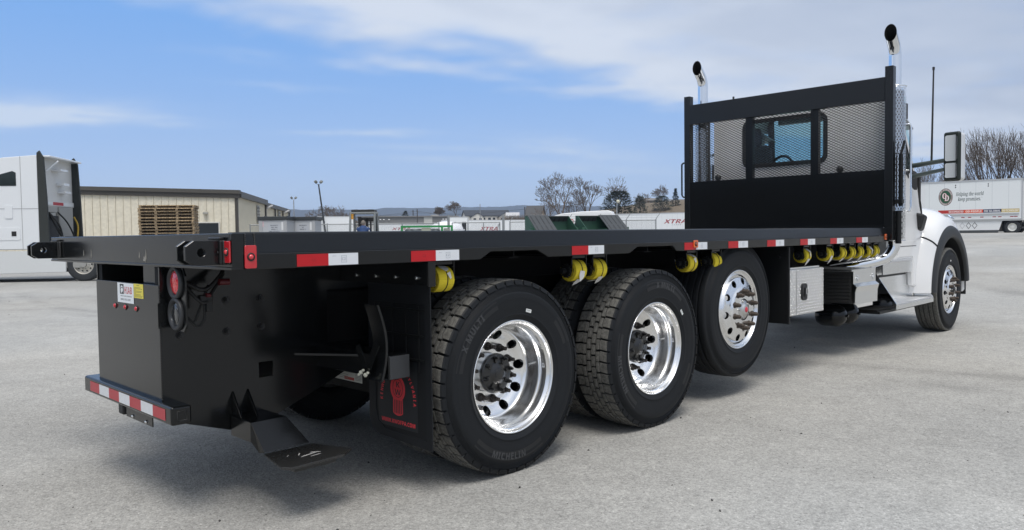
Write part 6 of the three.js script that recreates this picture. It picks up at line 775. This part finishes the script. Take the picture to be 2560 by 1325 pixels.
// exhaust stacks
{
  function perforated(r, y0, y1, a0, a1, nu, nv, hole = 0.36) {   // curved sheet with round holes
    const pos = [], nor = [], K = 8, on = (a, y) => [[r * Math.sin(a), y, r * Math.cos(a)], [Math.sin(a), 0, Math.cos(a)]];
    for (let j = 0; j < nv; j++) for (let i = 0; i < nu; i++) { const cu = i + 0.5 + (j % 2 ? 0.5 : 0), cv = j + 0.5; const P = (u, w) => on(a0 + ((a1 - a0) * u) / nu, y0 + ((y1 - y0) * w) / nv); for (let k = 0; k < K; k++) { const q = [k, k + 1].map((n) => { const t = (2 * PI * (n + 0.5)) / K, c = Math.cos(t), s = Math.sin(t), m = 0.5 / Math.max(Math.abs(c), Math.abs(s)); return [P(cu + c * hole, cv + s * hole), P(cu + c * m, cv + s * m)]; }); for (const [p, n] of [q[0][0], q[0][1], q[1][0], q[0][1], q[1][1], q[1][0]]) { pos.push(...p); nor.push(...n); } } }
    const g = new THREE.BufferGeometry(); g.setAttribute('position', new THREE.Float32BufferAttribute(pos, 3)); g.setAttribute('normal', new THREE.Float32BufferAttribute(nor, 3)); return g;
  }
  const shieldGeo = perforated(0.112, 1.18, 2.845, -2.7, 2.7, 20, 56, 0.36);
  for (const s of [1, -1]) {
    const e = grp('exhaust_stack', truck, 7.54, 0, s * 1.175, s > 0 ? 0.2 : PI - 0.2);
    mesh('heat_shield', shieldGeo, chrome, e); mesh('shield_collar', [T(new THREE.TorusGeometry(0.112, 0.006, 6, 40), 0, 2.845, 0, PI / 2), T(new THREE.TorusGeometry(0.112, 0.006, 6, 40), 0, 1.18, 0, PI / 2)], chrome, e);
    mesh('muffler', [cylY(0.09, 1.2, 2.8, 0, 0, 24)], M({ color: C(0.06), metalness: 0.3, roughness: 0.6 }), e);
    const am = s > 0 ? 0.2 : -(PI - 0.2) * -1, back = s > 0 ? [-Math.cos(0.2), -Math.sin(0.2)] : [-Math.cos(PI - 0.2), -Math.sin(PI - 0.2)]; void am;
    // pipe that turns back towards the deck and is cut off upright
    const pipe = (r) => { const rings = [], n = 32, ths = rad(44); const cen = [[0, 2.78, 0], [0, 3.17, 0]]; for (let i = 1; i <= 12; i++) { const t = (ths * i) / 12; cen.push([-0.20 * (1 - Math.cos(t)), 3.17 + 0.20 * Math.sin(t), t]); } const e = cen[cen.length - 1]; cen.push([e[0] - 0.05 * Math.sin(ths), e[1] + 0.05 * Math.cos(ths), ths]);
      for (const [u, y, t] of cen) rings.push(Array.from({ length: n + 1 }, (_, k) => { const a = (2 * PI * k) / n; return [u + r * Math.cos(a) * Math.cos(t), y + r * Math.cos(a) * Math.sin(t), r * Math.sin(a)]; }));
      const cut = cen[cen.length - 1][0] - 0.055; rings[rings.length - 1] = rings[rings.length - 1].map(([u, y, w]) => { const d = (u - cut) / Math.sin(ths); return [cut, y + d * Math.cos(ths), w]; });
      const pos = []; const bk = s > 0 ? 0.2 : PI - 0.2, m = ([u, y, w]) => { const X = u, Z = w; const c = Math.cos(-bk), q = Math.sin(-bk); return [X * c + Z * q, y, -X * q + Z * c]; };
      for (let i = 0; i < rings.length - 1; i++) for (let k = 0; k < n; k++) { const A = m(rings[i][k]), B = m(rings[i][k + 1]), D = m(rings[i + 1][k]), E = m(rings[i + 1][k + 1]); pos.push(...A, ...D, ...B, ...B, ...D, ...E); }
      const g = new THREE.BufferGeometry(); g.setAttribute('position', new THREE.Float32BufferAttribute(pos, 3)); return smoothN(g); };
    mesh('stack_pipe', [pipe(0.0635)], chrome, e); mesh('pipe_bore', [pipe(0.060)], M({ color: C(0.006), roughness: 0.9 }), e);
  }
  mesh('exhaust_elbow', [new THREE.TubeGeometry(new THREE.CatmullRomCurve3([[7.54, 1.22, 1.175], [7.54, 1.10, 1.17], [7.50, 1.01, 1.12], [7.40, 0.955, 1.03], [7.22, 0.91, 0.88], [7.0, 0.86, 0.7]].map((p) => v3(...p)), false, 'centripetal'), 60, 0.0635, 28)], chrome, truck);
  mesh('exhaust_elbow', [new THREE.TubeGeometry(new THREE.CatmullRomCurve3([[7.54, 1.22, -1.175], [7.54, 1.10, -1.17], [7.50, 1.01, -1.12], [7.40, 0.955, -1.03], [7.22, 0.91, -0.88]].map((p) => v3(...p)), false, 'centripetal'), 40, 0.0635, 20)], chrome, truck);
}
// cab
{
  const c = grp('cab', truck), XR = 7.63, XF = 8.95, W = 1.07;
  const taper = (g) => { g = g.index ? g.toNonIndexed() : g; const p = g.attributes.position; for (let i = 0; i < p.count; i++) { const x = p.getX(i), y = p.getY(i); p.setZ(i, p.getZ(i) * (1 - 0.085 * Math.max(0, x - 7.7) / 1.3 * sst(y, 1.0, 1.9) - 0.10 * sst(y, 1.9, 2.8) * sst(x, 7.64, 8.3))); if (y > 2.3) p.setY(i, y - 0.05 * sst(x, 7.9, 8.9)); } return g; };
  const glass = P({ color: C(0.60, 0.77, 0.78), transmission: 1, thickness: 0, roughness: 0.0, ior: 1.5 }), dark = M({ color: C(0.012), roughness: 0.7 }), rubber = M({ color: C(0.01), roughness: 0.5 });
  const win = rrect(-0.64, 0.385, 2.115, 2.665, 0.085);
  mesh('rear_wall', [plateZY([[-W, 1.0], [W, 1.0], [W, 2.72], [W - 0.06, 2.84], [W - 0.18, 2.91], [-W + 0.18, 2.91], [-W + 0.06, 2.84], [-W, 2.72]], XR, XR + 0.03, [win], 0.004)], whitePaint, c);
  mesh('rear_window_seal', [plateZY(rrect(-0.665, 0.41, 2.09, 2.69, 0.1), XR - 0.012, XR + 0.005, [rrect(-0.615, 0.36, 2.14, 2.64, 0.06)], 0.003)], rubber, c);
  mesh('rear_window', [plane(1.0, 0.54, XR + 0.012, 2.39, -0.1275, -PI / 2)], glass, c);
  const roofPts = []; for (let i = 0; i <= 10; i++) { const t = (i / 10) * PI / 2; roofPts.push([W - 0.22 + 0.22 * Math.cos(t), 2.71 + 0.22 * Math.sin(t)]); }
  const roofO = [...roofPts, ...roofPts.map(([z, y]) => [-z, y]).reverse()], roofI = roofO.map(([z, y]) => [z * 0.955, y - 0.035]).reverse();
  mesh('roof', [...Array.from({ length: 8 }, (_, k) => { const l = (XF - 0.25 - XR - 0.03) / 8; return taper(T(xf(ext([...roofO, ...roofI], l), ZY), XR + 0.031 + k * l, 0, 0)); }), taper(box(XF - 0.26, XF - 0.2, 2.78, 2.90, -0.85, 0.85, 0.02))], whitePaint, c);
  for (const s of [1, -1]) {
    const d = grp('door', c), side = [[XR + 0.03, 1.02], [XF, 1.02], [XF + 0.02, 1.85], [XF - 0.1, 1.98], [XF - 0.32, 2.71], [XR + 0.03, 2.71]], wn = [[XR + 0.28, 1.98], [XF - 0.55, 1.98], [XF - 0.22, 1.86], [XF - 0.16, 1.93], [XF - 0.40, 2.60], [XR + 0.28, 2.60]];
    const pl = plateXY(side, W - 0.035, W, [wn], 0.004); mesh('door_panel', taper(s > 0 ? pl : mirZ(pl)), whitePaint, d);
    const sl = plateXY(wn.map(([x, y]) => [x + (x < 8.2 ? -0.03 : 0.02), y + (y < 2.2 ? -0.03 : 0.03)]), W - 0.005, W + 0.006, [wn.map(([x, y]) => [x + (x < 8.2 ? 0.03 : -0.03), y + (y < 2.2 ? 0.03 : -0.03)])], 0.002); mesh('window_seal', taper(s > 0 ? sl : mirZ(sl)), rubber, d);
    const gl = plateXY(wn, W - 0.022, W - 0.018); mesh('door_window', taper(s > 0 ? gl : mirZ(gl)), P({ color: C(0.25, 0.33, 0.34), transmission: 0.85, thickness: 0, roughness: 0.0 }), d);
    mesh('grab_bar', [tube([[8.12, 2.50, s * W], [8.12, 2.50, s * (W + 0.075)], [8.13, 2.46, s * (W + 0.085)], [8.13, 1.55, s * (W + 0.085)], [8.12, 1.51, s * (W + 0.075)], [8.12, 1.50, s * W]], 0.0155, 10, 60, 0.05), tube([[8.13, 1.98, s * W], [8.13, 1.98, s * (W + 0.085)]], 0.010, 8, 4)], chrome, c);
    mesh('sun_visor', [T(box(-0.02, 0.30, -0.012, 0.012, -0.10, 0.10, 0.008), 8.50, 2.60, s * 0.90, 0, s * 0.08, -0.25)], M({ color: C(0.28, 0.29, 0.29), roughness: 0.3, metalness: 0.3 }), c);
  }
  mesh('floor', [box(XR + 0.03, XF, 1.04, 1.10, -W + 0.05, W - 0.05), box(XF - 0.06, XF, 1.1, 1.95, -W + 0.05, W - 0.05), box(XF - 0.42, XF - 0.06, 1.75, 2.02, -W + 0.06, W - 0.06, 0.05)], dark, c);
  mesh('headliner', [box(XR + 0.05, XF - 0.3, 2.845, 2.86, -W + 0.2, W - 0.2), box(XR + 0.1, XF - 0.4, 2.62, 2.80, -W + 0.08, -W + 0.16), box(XR + 0.1, XF - 0.4, 2.62, 2.80, W - 0.16, W - 0.08)], dark, c);
  mesh('windscreen', [T(plane(1.86, 0.96, 0, 0, 0, -PI / 2), XF - 0.16, 2.44, 0, 0, 0, 0.28)], glass, c);
  for (const s of [-1, 1]) mesh('windscreen_pillar', [rod([XF - 0.02, 1.95, s * 0.90], [XF - 0.27, 2.80, s * 0.80], 0.045, 0.045, 8)], dark, c);
  mesh('wiper', [rod([XF + 0.0, 2.0, 0.25], [XF - 0.15, 2.5, 0.30], 0.012)], dark, c);
  for (const z of [-0.60, 0.62]) mesh('seat', [box(7.78, 8.28, 1.45, 1.62, z - 0.25, z + 0.25, 0.06), T(box(-0.07, 0.07, 0, 0.78, -0.24, 0.24, 0.06), 7.86, 1.6, z, 0, 0, 0.12), T(box(-0.05, 0.05, 0.76, 0.98, -0.13, 0.13, 0.04), 7.84, 1.62, z, 0, 0, 0.12)], dark, c);
  mesh('steering_wheel', [T(new THREE.TorusGeometry(0.225, 0.017, 8, 40), 8.38, 2.06, -0.50, 0, PI / 2 - 0.35, 0), rod([8.39, 2.06, -0.5], [8.75, 1.85, -0.5], 0.03), box(8.36, 8.4, 2.04, 2.08, -0.7, -0.3, 0.01)], dark, c);
  for (const s of [1, -1]) { mesh('door_handle', T(box(-0.09, 0.09, -0.02, 0.02, 0, 0.03, 0.01), 7.86, 1.62, s * (W + 0.002) - (s < 0 ? 0.03 : 0)), rubber, c); mesh('door_seam', [taper(box(8.62, 8.627, 1.1, 1.86, s * (W - 0.004) - 0.003, s * (W - 0.004) + 0.0055)), box(7.70, 8.62, 1.10, 1.108, s * W - 0.004, s * W + 0.002), box(7.70, 7.706, 1.11, 2.6, s * W - 0.004, s * W + 0.002)], rubber, c); }
  mesh('lower_shell', [box(XR + 0.02, XF + 0.05, 0.95, 1.02, -W + 0.01, W - 0.01, 0.02)], whitePaint, c);
  for (const z of [0.56, -1.0]) mesh('rear_bumper_stop', [T(new THREE.SphereGeometry(0.04, 12, 8), XR - 0.02, 2.0, z)], blackPlastic, c);

  // hood and fenders
  const hood = grp('hood', truck);
  const secs = [[8.93, [[0, 2.03], [0.45, 2.01], [0.80, 1.93], [0.99, 1.76], [1.05, 1.45], [1.06, 1.05]]], [9.25, [[0, 1.96], [0.42, 1.94], [0.70, 1.84], [0.84, 1.66], [0.90, 1.40], [0.92, 1.05]]], [9.8, [[0, 1.86], [0.40, 1.84], [0.62, 1.75], [0.73, 1.58], [0.78, 1.34], [0.80, 1.05]]], [10.4, [[0, 1.74], [0.36, 1.72], [0.55, 1.63], [0.64, 1.47], [0.68, 1.25], [0.70, 1.0]]], [10.85, [[0, 1.60], [0.32, 1.58], [0.47, 1.50], [0.54, 1.36], [0.57, 1.15], [0.58, 0.95]]], [10.95, [[0, 1.48], [0.3, 1.46], [0.42, 1.40], [0.48, 1.28], [0.5, 1.1], [0.5, 0.9]]]];
  const curve = (sec) => { const cv = new THREE.CatmullRomCurve3(sec.map(([z, y]) => v3(0, y, z)), false, 'centripetal').getPoints(18); return cv; };
  const loft = (rows) => { const pos = []; for (let i = 0; i < rows.length - 1; i++) for (let j = 0; j < rows[0].length - 1; j++) { const a = rows[i][j], b = rows[i + 1][j], d = rows[i][j + 1], e = rows[i + 1][j + 1]; pos.push(...a, ...d, ...b, ...d, ...e, ...b); } const g = new THREE.BufferGeometry(); g.setAttribute('position', new THREE.Float32BufferAttribute(pos, 3)); return smoothN(g); };
  const fine = []; for (let i = 0; i < secs.length - 1; i++) for (let k = 0; k < 4; k++) { const t = k / 4; fine.push([secs[i][0] + (secs[i + 1][0] - secs[i][0]) * t, secs[i][1].map((p, j) => [p[0] + (secs[i + 1][1][j][0] - p[0]) * t, p[1] + (secs[i + 1][1][j][1] - p[1]) * t])]); } fine.push(secs[secs.length - 1]);
  const hr = loft(fine.map(([x, sec]) => curve(sec).map((p) => [x, p.y, p.z])));
  mesh('hood_shell', [hr, mirZ(hr), plateZY([[-0.5, 0.9], [0.5, 0.9], [0.42, 1.40], [0, 1.48], [-0.42, 1.40]], 10.94, 10.96)], whitePaint, hood);
  for (const s of [1, -1]) {
    const f = grp('fender', truck), cx = 9.4985, cy = R, rows = [], flare = [], lip = [];
    for (let i = 0; i <= 44; i++) {
      const t = rad(6 + (174 * i) / 44), ct = Math.cos(t), st = Math.sin(t), up = Math.max(0, st), k = 0.62 + 0.38 * up, rearK = ct < 0 ? 1 : 0.7;
      const at = (r, z) => [cx + r * ct * (ct < 0 ? 0.94 : 1.0), cy + r * st, z];
      rows.push([at(0.795, 1.212), at(0.83, 1.200), at(0.795 + 0.12 * k, 1.165 - 0.02 * (1 - up)), at(0.795 + 0.20 * k * rearK, 1.07), at(0.795 + 0.235 * k * rearK, 0.96), at(0.795 + 0.25 * k * rearK, 0.84), at(0.795 + 0.22 * k, 0.70)].map((p) => p));
      flare.push([at(0.655, 1.205), at(0.66, 1.232), at(0.685, 1.243), at(0.76, 1.238), at(0.80, 1.222), at(0.812, 1.205)]);
      lip.push([at(0.66, 1.21), at(0.68, 1.1), at(0.69, 0.8), at(0.69, 0.5)]);
    }
    const sm = rows.map((r) => new THREE.CatmullRomCurve3(r.map((p) => v3(...p)), false, 'centripetal').getPoints(16).map((p) => p.toArray()));
    { const pts = sm[33].slice(1, 15).map(([x, y, z]) => [x, y + 0.003, z + 0.004]), g = tube(pts, 0.0085, 6, 30); mesh('panel_gap', s > 0 ? g : mirZ(g), dark, f); }
    const a = loft(sm), b = loft(flare), d = loft(lip);
    mesh('fender_shell', s > 0 ? a : mirZ(a), whitePaint, f); mesh('fender_flare', s > 0 ? b : mirZ(b), M({ color: C(0.022, 0.024, 0.026), roughness: 0.5 }), f); mesh('inner_liner', s > 0 ? d : mirZ(d), dark, f);
    const sk = plateXY([[7.98, 1.16], [7.98, 0.965], [8.50, 0.965], [8.54, 0.63], [8.66, 0.60], [8.71, 0.68], [8.745, 0.80], [8.80, 0.98], [8.86, 1.13], [8.8, 1.18], [8.1, 1.185]], 0.99, 1.07, [], 0.02); mesh('skirt_panel', s > 0 ? sk : mirZ(sk), whitePaint, f);
    const fr = plateXY([[10.16, 0.86], [10.27, 0.86], [10.26, 0.48], [10.19, 0.46]], 1.06, 1.18, [], 0.008), fb = box(10.255, 10.29, 0.42, 0.84, 1.06, 1.19, 0.006); mesh('fender_front', s > 0 ? fr : mirZ(fr), whitePaint, f); mesh('front_trim', s > 0 ? fb : mirZ(fb), blackPlastic, f);
    const cap = T(box(-0.085, 0.085, -0.10, 0.10, -0.06, 0.07, 0.035), 8.80, 1.39, 1.04, 0.2, 0, -0.15); mesh('hood_latch', s > 0 ? cap : mirZ(cap), blackPlastic, f);
  }
  mesh('hood_badge', [T(box(-0.075, 0.075, -0.028, 0.028, -0.006, 0.006, 0.004), 9.785, 1.455, 1.135, -0.80, 0.1, -0.1)], M({ color: C(0.40, 0.50, 0.66), metalness: 0.9, roughness: 0.22 }), truck);
  mesh('front_bumper', [box(10.62, 10.95, 0.40, 0.78, -0.95, 0.95, 0.06), box(10.4, 10.6, 0.45, 0.9, -0.6, 0.6)], chrome, truck);
  // mirrors
  const silver = M({ color: C(0.10, 0.125, 0.12), roughness: 0.4 });
  for (const s of [1, -1]) {
    const m = grp('side_mirror', truck, 8.42, 0, s * 1.52, s * -0.2);
    mesh('mirror_housing', [box(-0.02, 0.11, 1.845, 2.395, -0.088, 0.088, 0.04)], P({ color: C(0.72, 0.73, 0.73), metalness: 0.3, roughness: 0.2, clearcoat: 0.5 }), m);
    mesh('mirror_frame', [box(-0.055, 0.0, 1.84, 2.40, -0.092, 0.092, 0.03)], M({ color: C(0.012, 0.018, 0.014), roughness: 0.35 }), m);
    mesh('mirror_glass', [T(ext(rrect(-0.066, 0.066, 2.07, 2.36, 0.02), 0.004), -0.058, 0, 0, 0, -PI / 2 + 0.0, 0), T(ext(rrect(-0.066, 0.066, 1.88, 2.045, 0.02), 0.004), -0.058, 0, 0, 0, -PI / 2, 0)], M({ color: C(0.75, 0.78, 0.80), metalness: 1, roughness: 0.01 }), m);
    mesh('mirror_arm', [rod([8.42, 2.085, s * 1.44], [8.62, 2.06, s * 1.0], 0.025, 0.029, 12), rod([8.42, 1.985, s * 1.44], [8.62, 1.93, s * 1.0], 0.021, 0.026, 12)], silver, truck);
    mesh('aerial', [rod([8.49, 2.085, s * 1.27], [8.52, 3.15, s * 1.275], 0.0125, 0.009, 8), cylY(0.014, 3.15, 3.185, 8.52, s * 1.275, 8)], M({ color: C(0.02), roughness: 0.4 }), truck);
  }
  // cab steps
  const st = grp('cab_step', truck), ribbed = M({ color: C(0.82, 0.82, 0.82), metalness: 1, roughness: 0.4, bumpMap: tex(64, 64, (i, j) => (((i >> 3) + (j >> 3)) % 2 ? 1 : 0), false, 12), bumpScale: 0.004 });
  mesh('step_back', [box(7.50, 8.72, 0.44, 0.934, 0.985, 0.998, 0.002)], sheetAlu, st); mesh('step_slot', [box(7.60, 8.47, 0.765, 0.792, 0.999, 1.004)], blackPlastic, st);
  mesh('lower_tread', [box(7.495, 8.77, 0.478, 0.492, 1.0, 1.222, 0.003)], ribbed, st); mesh('tread_edge', [box(7.495, 8.772, 0.425, 0.478, 1.205, 1.224, 0.002)], sheetAlu, st);
  mesh('upper_tread', [box(7.50, 8.49, 0.935, 0.953, 0.95, 1.085, 0.003)], ribbed, st); mesh('upper_riser', [box(7.51, 8.48, 0.80, 0.934, 1.060, 1.074, 0.002)], sheetAlu, st);
  mesh('side_gusset', [plateXY([[7.0, 0], [7.1, 0], [7.1, 0.1]], 0, 0.001)].map(() => plateZY([[0.975, 0.87], [1.222, 0.49], [1.222, 0.43], [0.975, 0.43]], 7.483, 7.493)), chrome, st);
  mesh('side_gusset', [plateZY([[0.998, 0.80], [1.220, 0.49], [1.220, 0.43], [0.998, 0.43]], 8.764, 8.772)], sheetAlu, st);
  mesh('step_bracket', [box(7.30, 7.47, 0.70, 0.95, 0.85, 1.02, 0.01), box(7.2, 8.9, 0.395, 0.424, 0.8, 1.15, 0.004)], blackSteel, st);
}
renderer.render(scene, camera);
